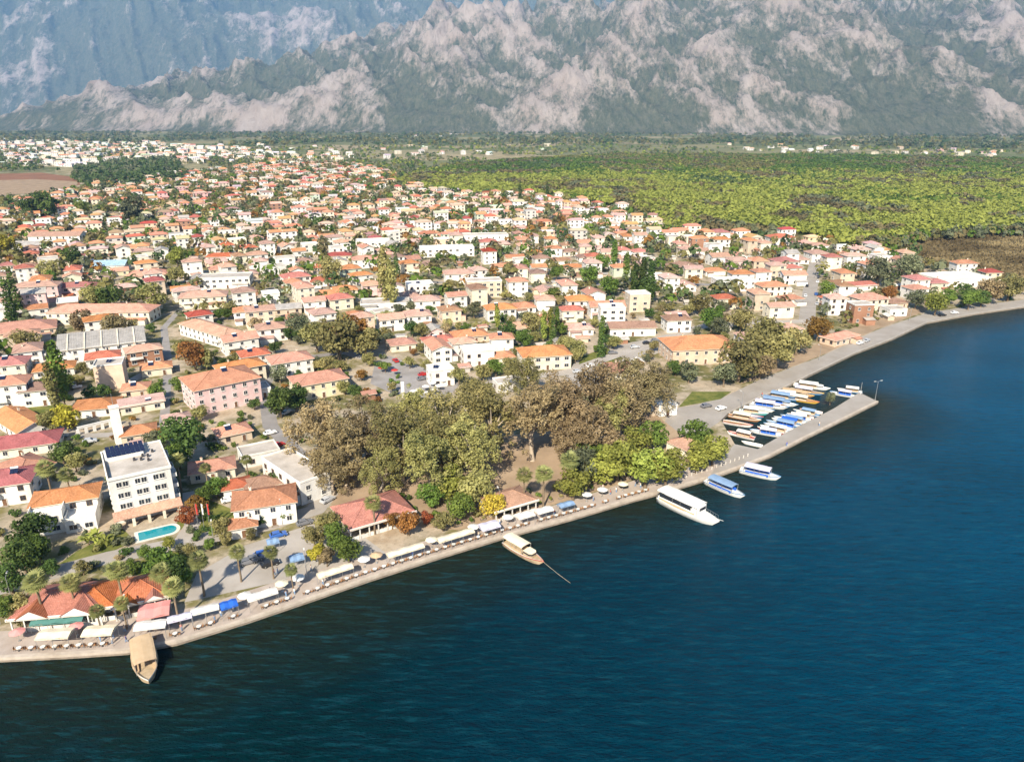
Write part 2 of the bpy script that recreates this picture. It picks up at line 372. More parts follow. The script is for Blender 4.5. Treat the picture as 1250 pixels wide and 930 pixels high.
me.from_pydata(np.stack([X.ravel(), Y.ravel(), Z.ravel()], 1).tolist(), [], [(j * na_ + i, j * na_ + i + 1, (j + 1) * na_ + i + 1, (j + 1) * na_ + i) for j in range(nr_ - 1) for i in range(na_ - 1)])
me.polygons.foreach_set('use_smooth', [True] * len(me.polygons))
a = me.attributes.new('rockiness', 'FLOAT', 'POINT'); a.data.foreach_set('value', ROCK.ravel().astype(np.float32))
t = NT('mountain_rock_and_pine'); P_ = t.n('NewGeometry').outputs['Position']
mp = t.mapping(P_, (1, 1, 1.4), (0, 0, R(-33)))
st = t.mapping(mp, (1, .35, .8))
m1 = t.noise(st, .0017, 5, .62); iso = t.mapping(P_, (1, .30, .55), (0, 0, R(-22))); m2 = t.noise(iso, .0085, 6, .70); m3 = t.noise(iso, .036, 6, .85)
rk = t.math('ADD', t.n('Attribute', attribute_name='rockiness').outputs['Fac'], t.math('MULTIPLY', t.math('SUBTRACT', m2, .5), 1.15)); rk = t.math('ADD', rk, t.math('MULTIPLY', t.math('SUBTRACT', m3, .5), 1.0))
rock = t.mix(t.maprange(m2, .35, .65), (.42, .33, .275), (.56, .48, .42)); pine = t.mix(t.maprange(m3, .35, .65), (.085, .105, .050), (.22, .21, .135))
t.base(t.mix(t.maprange(rk, .55, .82), pine, rock)).rough(.95).spec(.05); t.bump(t.math('ADD', m2, t.math('MULTIPLY', m3, .6)), 1.0, 60)
me.materials.append(t.mat); tag(ob('mountains', me), kind='structure')

# sheets on the land -------------------------------------------------
ASPH = worn('asphalt', (.30, .28, .27), .3, .15, 1.2, .9, .2); PALEROAD = worn('pale_road', (.38, .345, .31), .22, .12, .8, .9, .2); PAVE = worn('promenade_paving', (.46, .39, .34), .25, .3, 2, .85, .2)
LAWN = NT('lawn'); p_ = LAWN.n('NewGeometry').outputs['Position']; LAWN = LAWN.base(LAWN.mix(LAWN.maprange(LAWN.noise(p_, .25, 4, .7), .35, .7), (.07, .095, .02), (.20, .19, .055))).rough(.95).spec(.1).mat
DIRT = worn('bare_earth', (.38, .28, .19), .35, .1, .8, .95, .1)
BROWN = worn('brown_field', (.27, .14, .085), .3, .03, .4, .95, .1); REEDG = worn('marsh_earth', (.16, .125, .06), .4, .05, .5, .95, .1)
FORESTG = worn('forest_floor', (.085, .10, .03), .4, .02, .3, .95, .1)
FOREST_PX = [(478, 226), (505, 214), (560, 203), (640, 196), (760, 190), (1000, 191), (1250, 196), (1330, 197), (1330, 284), (1180, 283), (1095, 296), (1035, 300), (985, 288), (880, 284), (822, 284), (800, 262), (735, 250), (640, 237), (560, 238)]
FOREST = [G(*p) for p in FOREST_PX]
MARSH_PX = [(1088, 305), (1120, 290), (1180, 284), (1330, 285), (1330, 345), (1215, 340), (1160, 325)]
MARSH = [G(*p) for p in MARSH_PX]
def sheet(name, pxpoly, dz, mat, world=False): return tag(polymesh(name, pxpoly if world else [G(*p) for p in pxpoly], LZ + dz, mat), kind='structure')
def strip(name, pts, w, dz, mat):
    L, Rr = [], []
    for i, p in enumerate(pts):
        a = pts[max(0, i - 1)]; b = pts[min(len(pts) - 1, i + 1)]; d = Vector((b[0] - a[0], b[1] - a[1])).normalized(); n = (-d.y, d.x)
        L.append((p[0] + n[0] * w / 2, p[1] + n[1] * w / 2)); Rr.append((p[0] - n[0] * w / 2, p[1] - n[1] * w / 2))
    mb = MB()
    for i in range(len(pts) - 1): mb.face([(*Rr[i], LZ + dz), (*Rr[i + 1], LZ + dz), (*L[i + 1], LZ + dz), (*L[i], LZ + dz)])
    return tag(ob(name, mb.mesh(name, mat)), kind='structure')
def offset(pts, d):
    out = []
    for i, p in enumerate(pts):
        a = pts[max(0, i - 1)]; b = pts[min(len(pts) - 1, i + 1)]; v = Vector((b[0] - a[0], b[1] - a[1])).normalized(); out.append((p[0] - v.y * d, p[1] + v.x * d))
    return out
sheet('forest_floor', FOREST, .30, FORESTG, True); sheet('marsh', MARSH, .20, REEDG, True)
sheet('brown_field', [(-60, 214), (50, 211), (95, 217), (98, 226), (60, 232), (-60, 236)], .15, BROWN)
sheet('bare_field', [(-60, 222), (45, 219), (96, 222), (90, 233), (10, 238), (-60, 242)], .25, DIRT)
# promenade: from the quay edge inland
prom_o = [(-260, 100), (-150, 112)] + MAINSHORE[:16]
QL = MAINSHORE[:12]
sheet('promenade', [(-150, 112)] + MAINSHORE[:13] + [G(880, 560), G(842, 571), G(800, 578), G(720, 603), G(640, 628), G(560, 648), G(470, 674), G(400, 692), G(330, 712), G(250, 738), G(180, 752), G(60, 766), G(0, 770), (-150, 124)], .004, PAVE, True)
sheet('pier_deck', MAINSHORE[12:18] + [SHORE[22], SHORE[23], SHORE[24], SHORE[25], SHORE[26], G(880, 560)], .006, PALEROAD, True)
sheet('shore_road', [G(*p) for p in [(889, 504), (925, 486), (961, 471), (989, 457), (1043, 431), (1090, 413), (1131, 393.5), (1188, 383), (1250, 374)]] + [(340, 425), (340, 440)] + [G(*p) for p in [(1250, 366), (1188, 373), (1128, 383), (1070, 403), (1000, 436), (930, 462), (885, 484), (850, 494), (815, 500), (812, 515), (840, 540), (878, 515)]], .008, PALEROAD, True)
sheet('plaza', [(225, 735), (240, 700), (300, 665), (380, 640), (440, 652), (470, 674), (400, 692), (330, 712)], .010, PALEROAD)
sheet('car_park', [(690, 462), (702, 440), (760, 420), (812, 410), (822, 424), (780, 440), (740, 470), (700, 478)], .010, PALEROAD)
sheet('town_square', [(452, 468), (458, 442), (475, 434), (520, 450), (562, 468), (550, 482), (500, 490)], .010, ASPH)
sheet('garden_lawn', [(55, 700), (95, 672), (150, 645), (165, 660), (100, 690)], .012, LAWN); sheet('park_lawn', [(828, 497), (845, 478), (893, 478), (880, 487)], .012, LAWN)
sheet('car_park_lawn', [(708, 436), (740, 424), (762, 438), (735, 446), (706, 449)], .016, LAWN); sheet('shore_lawn', [(900, 470), (960, 436), (1060, 392), (1130, 372), (1135, 378), (1070, 402), (1000, 435), (930, 461)], .012, DIRT)
sheet('hotel_lawn', [(212, 645), (236, 602), (300, 628), (330, 634), (262, 652)], .012, LAWN); sheet('roadside_lawn', [(150, 700), (165, 686), (235, 668), (232, 690), (200, 705)], .012, LAWN); sheet('yard_lawn', [(30, 497), (62, 486), (95, 500), (70, 520), (60, 545)], .012, LAWN)
sheet('park_floor', [(385, 600), (440, 560), (560, 540), (700, 520), (800, 505), (812, 515), (870, 560), (842, 570), (800, 577), (720, 602), (640, 627), (560, 647), (480, 640), (410, 620)], .014, DIRT)
STREETS = [[(-60, 735), (60, 700), (130, 681), (220, 663), (330, 640), (385, 622), (402, 600)], [(402, 600), (385, 575), (330, 520), (322, 470), (345, 440), (420, 430)], [(985, 392), (988, 360), (993, 330), (997, 318)],
           [(590, 465), (690, 455), (812, 412), (870, 395), (985, 392)], [(420, 430), (455, 440)], [(200, 520), (203, 480), (205, 440), (200, 400), (225, 372), (330, 352), (440, 340)], [(150, 470), (205, 440)],
           [(-60, 500), (60, 520), (100, 532), (150, 530), (200, 520)], [(440, 340), (640, 350), (800, 345), (930, 350)], [(220, 663), (235, 640), (232, 600)]]
STW = [6, 5, 8, 6, 5, 3.2, 4, 4, 5, 4]
STREETS = [[G(*p) for p in s] for s in STREETS]
for i, s in enumerate(STREETS): strip('street', s, STW[i], .018 + .004 * i, ASPH if i in (5, 8, 1) else PALEROAD)
# stone edge of the quay, a raised kerb following the shore
def ring(name, pts, w, z0, z1, mat):
    inn = offset(pts, w); mb = MB(); n = len(pts)
    for i in range(n - 1):
        a, b, c, d = pts[i], pts[i + 1], inn[i + 1], inn[i]
        mb.face([(*a, z1), (*b, z1), (*c, z1), (*d, z1)]); mb.face([(*a, z0), (*b, z0), (*b, z1), (*a, z1)]); mb.face([(*c, z0), (*d, z0), (*d, z1), (*c, z1)])
    return tag(ob(name, mb.mesh(name, mat)), kind='structure')
out_edge = offset(SHORE[2:4] + MAINSHORE[:18], -.12)
ring('quay_kerb', out_edge, .85, LZ - .45, LZ + .16, worn('kerb_stone', (.56, .48, .40), .3, .6, 3))
ring('shore_kerb', offset(SHORE[29:43], -.1), .6, LZ - .3, LZ + .12, worn('kerb_stone_grey', (.42, .38, .33), .3, .6, 3))

# ================================================================== BUILDERS
OCC = []                                    # taken ground: (x, y, radius)
def free(x, y, r):
    for (a, b, c) in OCC:
        if abs(x - a) < r + c and abs(y - b) < r + c and (x - a) ** 2 + (y - b) ** 2 < (r + c) ** 2: return False
    return True
LABELQ = []                                 # things whose label needs a neighbour to single them out: (object, look, sx, sy, x, y)
MARKS = []                                  # neighbours that labels may name: (phrase, x, y)
def queue(o, look, x, y): LABELQ.append((o, look, x, y))

def window_mesh(w, h, frame, name, shutters=False):
    mb = MB(); mb.box((0, -.02, 0), (w, .05, h), 1)
    for sx_ in (-1, 1): mb.box((sx_ * (w / 2 + .03), -.045, 0), (.1, .1, h + .16), 0)
    for sz in (-1, 1): mb.box((0, -.047, sz * (h / 2 + .03)), (w - .04, .104, .1), 0)
    mb.box((0, -.05, 0), (.07, .05, h - .04), 0)
    mb.box((0, -.10, -h / 2 - .11), (w + .3, .24, .07), 2)
    return mb.mesh(name, [frame, GLASS, WALL['white']])
WIN = [window_mesh(1.2, 1.35, FRAME, 'window_a'), window_mesh(1.2, 1.35, FRAMEB, 'window_b'), window_mesh(1.8, 1.35, FRAME, 'window_c'), window_mesh(1.0, 1.9, FRAMEB, 'window_d')]
def door_mesh():
    mb = MB(); mb.box((0, -.03, 1.05), (1.0, .07, 2.1), 1)
    for s_ in (-1, 1): mb.box((s_ * .56, -.06, 1.07), (.12, .13, 2.14), 0)
    mb.box((0, -.06, 2.2), (1.24, .135, .14), 0); mb.box((.36, -.09, 1.0), (.05, .08, .16), 0); mb.box((0, -.45, .08), (1.6, .8, .16), 2); return mb.mesh('door', [FRAME, DOOR, STONE])
DOORM = door_mesh()
def chimney_mesh():
    mb = MB(); mb.box((0, 0, .5), (.55, .55, 1.9), 0); mb.box((0, 0, 1.5), (.72, .72, .12), 0); mb.box((0, 0, 1.66), (.4, .4, .2), 1); return mb.mesh('chimney', [WALL['cream'], WALL['brick']])
CHIM = chimney_mesh()
mb = MB()
for q in (0, 1): mb.face([(-.95 + q, -.9, .15), (-.05 + q, -.9, .15), (-.05 + q, .8, .95), (-.95 + q, .8, .95)], 0); mb.box((-.5 + q, .80, .50), (.06, .06, .95), 1)
HPANEL = mb.mesh('collector', [SOLAR, METAL])
HTANK = MB().cyl((-.95, .95, 1.1), (.95, .95, 1.1), .3, n=10).cyl((-.6, .95, 0), (-.6, .95, .85), .05, n=5, m=1).cyl((.6, .95, 0), (.6, .95, .85), .05, n=5, m=1).mesh('tank', [TANK, METAL])

def wall_body(w, d, h, gable=None, pitch=.4, far=False):
    mb = MB(); mb.box((0, 0, h / 2 - .15), (w, d, h + .3), 0, bottom=False)
    if gable:
        g = d / 2 * pitch
        for s_ in (-1, 1): mb.face([(s_ * (w / 2 - .003), -d / 2 + .05, h), (s_ * (w / 2 - .003), d / 2 - .05, h), (s_ * (w / 2 - .003), 0, h + g - .02)][::s_], 0)
    return mb
def roof_body(kind, w, d, h, pitch=.4, oh=.6):
    mb = MB(); W2, D2 = w / 2 + oh, d / 2 + oh; e = h - oh * pitch + .06; th = .16
    if kind in ('hip', 'pyramid'):
        rg = h + min(w, d) / 2 * pitch
        if w >= d: a, b = (-(W2 - D2), 0), (W2 - D2, 0)
        else: a, b = (0, -(D2 - W2)), (0, D2 - W2)
        p = [(-W2, -D2), (W2, -D2), (W2, D2), (-W2, D2)]; e = rg - min(W2, D2) * pitch
        T = lambda q, z: (q[0], q[1], z)
        for dz in (0,):
            if w >= d:
                mb.face([T(p[0], e), T(p[1], e), T(b, rg), T(a, rg)]); mb.face([T(p[1], e), T(p[2], e), T(b, rg)])
                mb.face([T(p[2], e), T(p[3], e), T(a, rg), T(b, rg)]); mb.face([T(p[3], e), T(p[0], e), T(a, rg)])
            else:
                mb.face([T(p[0], e), T(p[1], e), T(a, rg)]); mb.face([T(p[1], e), T(p[2], e), T(b, rg), T(a, rg)])
                mb.face([T(p[2], e), T(p[3], e), T(b, rg)]); mb.face([T(p[3], e), T(p[0], e), T(a, rg), T(b, rg)])
        for i in range(4):
            q, r_ = p[i], p[(i + 1) % 4]; mb.face([T(q, e - th), T(r_, e - th), T(r_, e), T(q, e)], 1)
        mb.face([T(p[3], e - th), T(p[2], e - th), T(p[1], e - th), T(p[0], e - th)], 1)
        for q, r_ in ((p[0], a), (p[3], a), (p[1], b), (p[2], b)) if w >= d else ((p[0], a), (p[1], a), (p[2], b), (p[3], b)):
            mb.cyl(T(q, e + .02), T(r_, rg + .03), .13, n=5, m=0)
        if a != b: mb.cyl(T(a, rg + .03), T(b, rg + .03), .15, n=5, m=0)
        return mb, rg
    if kind == 'gable':
        rg = h + d / 2 * pitch + .06; e = rg - D2 * pitch
        for s_ in (-1, 1):
            q = [(-W2, s_ * D2, e), (W2, s_ * D2, e), (W2, 0, rg), (-W2, 0, rg)]
            mb.face(q if s_ < 0 else q[::-1]); lo = [(x, y, z - th) for x, y, z in q]; mb.face(lo[::-1] if s_ < 0 else lo, 1)
            mb.face([lo[0], lo[1], q[1], q[0]], 1)
            for x in (1, 0): mb.face([lo[x], lo[3 - x], q[3 - x], q[x]], 1)
        mb.cyl((-W2, 0, rg + .02), (W2, 0, rg + .02), .15, n=5, m=0); return mb, rg
    if kind == 'shed':
        q = [(-W2, -D2, e), (W2, -D2, e), (W2, D2, e + d * .16), (-W2, D2, e + d * .16)]
        mb.face(q); mb.face([(x, y, z - th) for x, y, z in q][::-1], 1)
        for i in range(4): a, b = q[i], q[(i + 1) % 4]; mb.face([(a[0], a[1], a[2] - th), (b[0], b[1], b[2] - th), b, a], 1)
        return mb, e + d * .08
    # flat: slab inside a parapet
    mb.box((0, 0, h + .21), (w - .4, d - .4, .12), 0)
    for s_ in (-1, 1):
        mb.box((0, s_ * (d / 2 - .06), h + .42), (w + .16, .28, .55), 1); mb.box((s_ * (w / 2 - .06), 0, h + .418), (.28, d - .42, .546), 1)
    return mb, h + .27
NUM = {1: 'one-storey', 2: 'two-storey', 3: 'three-storey', 4: 'four-storey', 5: 'five-storey'}
HOUSES = []
def house(x, y, ang, w, d, st, wall='white', roof='orange', rk='hip', detail=2, label=None, name='house', cat='house', pitch=.36, fh=3.0, group=None, wins=True, occ=True, h=None, extras=True):
    rn = random.Random(int(x * 31 + y * 17)); h = h or st * fh + .3; a = R(ang)
    o = thing(name, label, cat, (x, y, LZ), a, group)
    ob('wall', wall_body(w, d, h, rk == 'gable', pitch).mesh('wall', WALL[wall]), o)
    mb, rg = roof_body(rk, w, d, h, pitch); ro = ob('roof', mb.mesh('roof', [ROOF[roof], WALL['white' if rk == 'flat' else 'cream']]), o)
    if occ: OCC.append((x, y, .46 * math.hypot(w, d)))
    if detail >= 1:
        ct = (-x, -y)
        for k, (nx_, ny_, L, D_) in enumerate(((0, -1, w, d / 2), (1, 0, d, w / 2), (0, 1, w, d / 2), (-1, 0, d, w / 2))):
            wxn, wyn = nx_ * math.cos(a) - ny_ * math.sin(a), nx_ * math.sin(a) + ny_ * math.cos(a)
            if (wxn * ct[0] + wyn * ct[1]) / math.hypot(*ct) < -.15 or not wins: continue
            n = max(1, int(L / (3.7 if detail > 1 else 4.6))); rz = (0, math.pi / 2, math.pi, -math.pi / 2)[k]
            pick = WIN[rn.choice((0, 0, 1, 2))]
            door_at = n // 2 if k == 0 and detail > 1 else -1
            for s_ in range(st):
                for i in range(n):
                    if rn.random() < .12 and detail < 3: continue
                    u = (i + .5) / n * L - L / 2; z = s_ * fh + fh * .55; px_, py_ = nx_ * (D_ + .01), ny_ * (D_ + .01)
                    if k % 2 == 0: px_ = u * (1 if k == 0 else -1)
                    else: py_ = u * (1 if k == 1 else -1)
                    if s_ == 0 and i == door_at: ob('door', DOORM, o, (px_, py_, .05), rz)
                    else: ob('window', pick, o, (px_, py_, z), rz)
            if detail > 1 and st > 1 and k == 0 and rn.random() < .6 and extras:
                bw = min(w * .6, 5.); bx = rn.choice((-1, 1)) * (w - bw) / 2 * .8; b = MB(); b.box((bx, -d / 2 - .62, fh + .05), (bw, 1.2, .16), 0)
                for q in (-1, 1): b.box((bx + q * (bw / 2 - .04), -d / 2 - .62, fh + .62), (.06, 1.18, .9), 0)
                b.box((bx, -d / 2 - 1.18, fh + .62), (bw - .16, .06, .9), 0); ob('balcony', b.mesh('balcony', WALL['white']), o)
        if extras and rn.random() < .5 and detail < 3:
            b = MB(); aw, ad, ah = rn.uniform(3, w * .5), rn.uniform(2.4, 3.6), rn.uniform(2.3, 2.9); sx_ = rn.choice((-1, 1)) * (w - aw) / 2 * .9; s2 = rn.choice((-1, -1, 1)); yc = s2 * (d / 2 + ad / 2 - .02)
            b.box((sx_, yc, ah / 2 - .1), (aw, ad, ah + .2), 0, bottom=False); y0, y1 = s2 * (d / 2 + .02), s2 * (d / 2 + ad + .35); q = [(sx_ - aw / 2 - .3, y0, ah + .55), (sx_ + aw / 2 + .3, y0, ah + .55), (sx_ + aw / 2 + .3, y1, ah + .02), (sx_ - aw / 2 - .3, y1, ah + .02)]; b.face(q if s2 > 0 else q[::-1], 1); b.face([(u, v, z - .1) for u, v, z in (q[::-1] if s2 > 0 else q)], 1)
            ob('annex', b.mesh('annex', [WALL[wall], ROOF[rn.choice((roof, 'grey', 'brown', 'faded pink'))]]), o)
        if rk in ('hip', 'gable') and rn.random() < .7 and extras: ob('chimney', CHIM, ro, (rn.choice((-1, 1)) * w * .22, d * .16, rg - d * .16 * pitch - .5))
        if detail > 1 and rn.random() < .28 and extras:
            hx = rn.uniform(-.2, .2) * w
            if rk == 'flat': hp, hy_ = rg, 0
            else: hp, hy_ = rg - .75, -1.3
            wh = ob('water_heater', HPANEL, ro, (hx, hy_, hp), -a if rk == 'flat' else 0); ob('tank', HTANK, wh)
    HOUSES.append((o, x, y, st, wall, roof, rk)); 
    if not label: queue(o, f"{NUM[st]} {wall} {name.replace('_', ' ')} with {roof} {dict(hip='hipped', gable='gabled', flat='flat', shed='sloping')[rk]} roof", x, y)
    else: o['label'] = label
    return o, h, rg
def at(px, py, z): return G(px, py, LZ + z)

# ---- trees ---------------------------------------------------------
def leaves(centers, radii, n, size, seed, squash=.8, out=.75):
    g = np.random.default_rng(seed); k = g.choice(len(centers), n, p=(radii ** 2 / (radii ** 2).sum()))
    d = g.normal(size=(n, 3)); d[:, 2] += .25; d /= np.linalg.norm(d, axis=1)[:, None]
    rr_ = g.uniform(.45, 1.18, n) ** .6; p = centers[k] + d * (radii[k] * rr_)[:, None] * np.array([1, 1, squash])
    nrm = d * out + np.array([0, 0, .25]) + g.normal(size=(n, 3)) * .45; nrm /= np.linalg.norm(nrm, axis=1)[:, None]
    u = np.cross(nrm, g.normal(size=(n, 3))); u /= np.linalg.norm(u, axis=1)[:, None]; v = np.cross(nrm, u)
    s = (size * g.uniform(.55, 1.3, n))[:, None]; sv = s * g.uniform(.5, .9, n)[:, None]
    V = np.stack([p - u * s, p - v * sv + nrm * s * .25, p + u * s, p + v * sv + nrm * s * .25], 1).reshape(-1, 3)
    lob = g.uniform(0, 1, len(centers)); tint = np.clip(lob[k] * .6 + g.uniform(0, .5, n), 0, 1)
    return V, tint
def lobes(n, R_, Hc, z0, seed, lr=(.36, .58)):
    g = np.random.default_rng(seed); c = []
    while len(c) < n:
        q = g.uniform(-1, 1, 3)
        if q @ q < 1 and q @ q > .08: c.append(q)
    c = np.array(c) * np.array([R_ * .72, R_ * .72, Hc * .38]); c[:, 2] += z0 + Hc / 2
    return c, g.uniform(lr[0], lr[1], n) * R_
def trunk_mesh(h, r, tops, bark, seed, bend=.12):
    rn = random.Random(seed); mb = MB(); n = 4; pts = [Vector((0, 0, -.2))]
    for i in range(1, n + 1): pts.append(Vector((rn.uniform(-1, 1) * bend * h * .3, rn.uniform(-1, 1) * bend * h * .3, h * i / n)))
    for i in range(n): mb.cyl(pts[i], pts[i + 1], r * (1.25 if i == 0 else 1 - .14 * i), r * (1 - .14 * (i + 1)), n=7, cap=False)
    for t_ in tops:
        b0 = pts[rn.choice((2, 3, 4))]; t_ = Vector(t_); md = b0.lerp(t_, .5) + Vector((0, 0, -.06 * h + rn.uniform(-.05, .05) * h)); mb.cyl(b0, md, r * .5, r * .34, n=6, cap=False); mb.cyl(md, t_, r * .34, r * .12, n=5, cap=False)
    return mb.mesh('trunk', bark, True)
CROWN = {}
def kindmesh(kind, n, fn):
    CROWN[kind] = [fn(i) for i in range(n)]
def mk_round(i):                            # unit tree about 8 m high
    c, r = lobes(22 + i % 3 * 8, 3.6, 5.8, 1.2, 100 + i, (.16, .42)); V, ti = leaves(c, r, 1900, .28, i); return np_mesh('crown', V, 4, [LEAF['green']], ti), trunk_mesh(3.6, .26, [tuple(x) for x in c[:4]], BARK, i)
def mk_euc(i):                              # tall, feathery crown: many small drooping sprays on pale forking limbs, 25 m
    g = np.random.default_rng(300 + i); n = 11; limb = []
    for k in range(n):
        a_ = k * 2.4 + g.uniform(-.4, .4); hh_ = .35 + .65 * (k + .5) / n; rad = (1.15 - hh_ * .75) * g.uniform(.55, 1) * 7.2; limb.append((math.cos(a_) * rad, math.sin(a_) * rad, 5 + hh_ * 17 + g.uniform(-1, 1)))
    c = []
    for l in limb:
        for k in range(8): q = g.normal(size=3) * np.array([1.9, 1.9, 1.7]); c.append(np.array(l) + q + np.array([0, 0, -.12 * (q[0] ** 2 + q[1] ** 2)]))
    for k in range(26 if i < 4 else 3): a_ = g.uniform(0, 6.28); r0 = g.uniform(3.0, 7.0); c.append(np.array([math.cos(a_) * r0, math.sin(a_) * r0, g.uniform(2.5, 13)]))
    c = np.array(c); r = g.uniform(.6, 1.75, len(c)); V, ti = leaves(c, r, 8500, .30, 40 + i, 1.25, .8)
    return np_mesh('crown', V, 4, [LEAF['khaki brown']], ti), trunk_mesh(13, .62, limb, PALEBARK, i, .2)
def mk_poplar(i):
    g = np.random.default_rng(500 + i); n = 12; z = np.linspace(2.5, 14.5, n); rad = 1.65 * np.sin(np.clip((z - 1) / 15, 0, 1) * math.pi) ** .6 * .75 + .25
    c = np.stack([g.uniform(-.4, .4, n), g.uniform(-.4, .4, n), z], 1); V, ti = leaves(c, rad, 1000, .40, 60 + i, 1.2); return np_mesh('crown', V, 4, [LEAF['green']], ti), trunk_mesh(6, .22, [], BARK, i, .02)
def mk_cypress(i):
    g = np.random.default_rng(700 + i); n = 12; z = np.linspace(.9, 9.4, n); rad = 1.15 * (1 - (z / 10.4) ** 1.6) + .18
    c = np.stack([g.uniform(-.15, .15, n), g.uniform(-.15, .15, n), z], 1); V, ti = leaves(c, rad, 700, .28, 80 + i, 1.2); return np_mesh('crown', V, 4, [LEAF['dark green']], ti), trunk_mesh(2, .16, [], BARK, i, .02)
def mk_shrub(i):
    c, r = lobes(6, 1.2, 1.5, .1, 900 + i, (.4, .6)); V, ti = leaves(c, r, 260, .22, 90 + i); return np_mesh('crown', V, 4, [LEAF['green']], ti), trunk_mesh(.8, .06, [tuple(x) for x in c[:3]], BARK, i)
def mk_palm(i):                             # fan palm, 9 m
    rn = random.Random(i + 5); V = []; ti = []
    for k in range(46):
        a_ = k * 2.4 + rn.uniform(-.2, .2); el = math.asin(1 - 1.75 * (k + .5) / 46); L = rn.uniform(1.5, 2.2); d_ = Vector((math.cos(a_) * math.cos(el), math.sin(a_) * math.cos(el), math.sin(el))); s_ = Vector((-math.sin(a_), math.cos(a_), 0)); top = Vector((0, 0, 8.5)); st_ = top + d_ * L * .55; up_ = s_.cross(d_)
        tt_ = .15 + .6 * (el + 1.0) / 2.2 + rn.uniform(-.12, .2)
        V += [top - s_ * .02, top + s_ * .02, st_ + s_ * .03, st_ - s_ * .03]; ti.append(tt_)
        for b in range(-4, 5):                # the fan's fingers
            f_ = math.radians(b * 20); e_ = st_ + (d_ * math.cos(f_) + s_ * math.sin(f_)) * L * .62 + Vector((0, 0, -.18 * L)); m_ = st_.lerp(e_, .55) + up_ * .08; q = (e_ - st_).cross(up_).normalized() * .10
            V += [st_, m_ - q, e_, m_ + q]; ti.append(tt_ + rn.uniform(-.1, .1))
    me_ = np_mesh('crown', np.array([tuple(v) for v in V]), 4, [LEAF['palm']], np.clip(np.array(ti), 0, 1))
    mb_ = MB()
    for z in range(8): mb_.cyl((.05 * math.sin(z), .04 * z * .3, z * 1.06 - .2), (.05 * math.sin(z + 1), .04 * (z + 1) * .3, (z + 1) * 1.06 - .2), .24 - .012 * z + .03, .24 - .012 * z, n=7, cap=False)
    return me_, mb_.mesh('trunk', PALMBARK, True)
def mk_banana(i):
    rn = random.Random(i + 50); V = []; ti = []
    for k in range(22):
        a_ = k * 2.4; el = rn.uniform(.25, 1.25); L = rn.uniform(1.8, 2.8); s_ = Vector((-math.sin(a_), math.cos(a_), 0)); p0 = Vector((math.cos(a_) * .4, math.sin(a_) * .4, rn.uniform(.8, 2))); pv = p0
        for j in range(3):
            e2 = el - j * .55; pn = pv + Vector((math.cos(a_) * math.cos(e2), math.sin(a_) * math.cos(e2), math.sin(e2))) * L / 3; w0, w1 = (.1, .34, .3, .05)[j], (.1, .34, .3, .05)[j + 1]
            V += [pv - s_ * w0, pv + s_ * w0, pn + s_ * w1, pn - s_ * w1]; ti.append(rn.uniform(.3, 1)); pv = pn
    return np_mesh('crown', np.array([tuple(v) for v in V]), 4, [LEAF['lime green']], np.array(ti)), MB().cyl((0, 0, -.1), (0, 0, 1.8), .2, .12, n=7).mesh('trunk', PALMBARK)
for k_, n_, f_ in (('broadleaf_tree', 7, mk_round), ('eucalyptus_tree', 6, mk_euc), ('poplar_tree', 3, mk_poplar), ('cypress_tree', 3, mk_cypress), ('shrub', 4, mk_shrub), ('palm_tree', 3, mk_palm), ('banana_plant', 2, mk_banana)): kindmesh(k_, n_, f_)
UNIT = {'broadleaf_tree': (8, 3.6), 'eucalyptus_tree': (25, 8), 'poplar_tree': (15.5, 1.9), 'cypress_tree': (10, 1.2), 'shrub': (1.9, 1.3), 'palm_tree': (10, 2.2), 'banana_plant': (4, 2)}
TWORD = {'broadleaf_tree': 'broad-crowned tree', 'eucalyptus_tree': 'eucalyptus tree', 'poplar_tree': 'poplar tree', 'cypress_tree': 'cypress tree', 'shrub': 'shrub', 'palm_tree': 'fan palm', 'banana_plant': 'banana plant'}
TGROUP = {'broadleaf_tree': 'broad-crowned trees of the town', 'eucalyptus_tree': 'tall eucalyptus trees of the lakeside park', 'poplar_tree': 'slim poplar trees', 'cypress_tree': 'dark cypress trees', 'shrub': 'garden shrubs', 'palm_tree': 'fan palms near the quay', 'banana_plant': 'banana plants by the pool'}
TREES = []
def tree(kind, x, y, h, hue, wid=None, label=None, occ=.5, z=LZ, pick=None):
    uh, ur = UNIT[kind]; s = h / uh; sw = (wid / ur if wid else s); rn = random.Random(int(x * 13 + y * 29))
    o = thing(kind, label, kind.split('_')[0] if kind == 'shrub' else ('plant' if kind == 'banana_plant' else 'tree'), (x, y, z), rn.uniform(0, 6.28), TGROUP[kind]); o.scale = (sw, sw, s)
    cm, tm = CROWN[kind][pick] if pick is not None else rn.choice(CROWN[kind]); ob('trunk', tm, o); c = ob('crown', cm, o); setmat(c, LEAF[hue])
    if occ: OCC.append((x, y, (wid or ur * s) * occ))
    if hue == 'palm': hue = 'shaggy green'
    size = '' if kind in ('shrub', 'banana_plant') else ('small ' if s < .75 else 'tall ' if s > 1.2 else 'mid-sized ')
    if not label: queue(o, f"{size}{hue} {TWORD[kind]}", x, y)
    TREES.append(o); return o
def tree_px(kind, px, py, rpx, hue, label=None, hz=None):
    """px, py: the middle of the crown in the survey picture; rpx: half its width"""
    uh, ur = UNIT[kind]
    z = 5.
    for _ in range(6):
        x, y = at(px, py, z); dist = math.sqrt(x * x + y * y + (CH - z) ** 2); wid = rpx * dist / F
        h = (hz or wid / ur * uh) * (.76 if kind == 'eucalyptus_tree' else 1); z = h * .58 if kind not in ('palm_tree',) else h * .86
    return tree(kind, x, y, h, hue, wid, label)

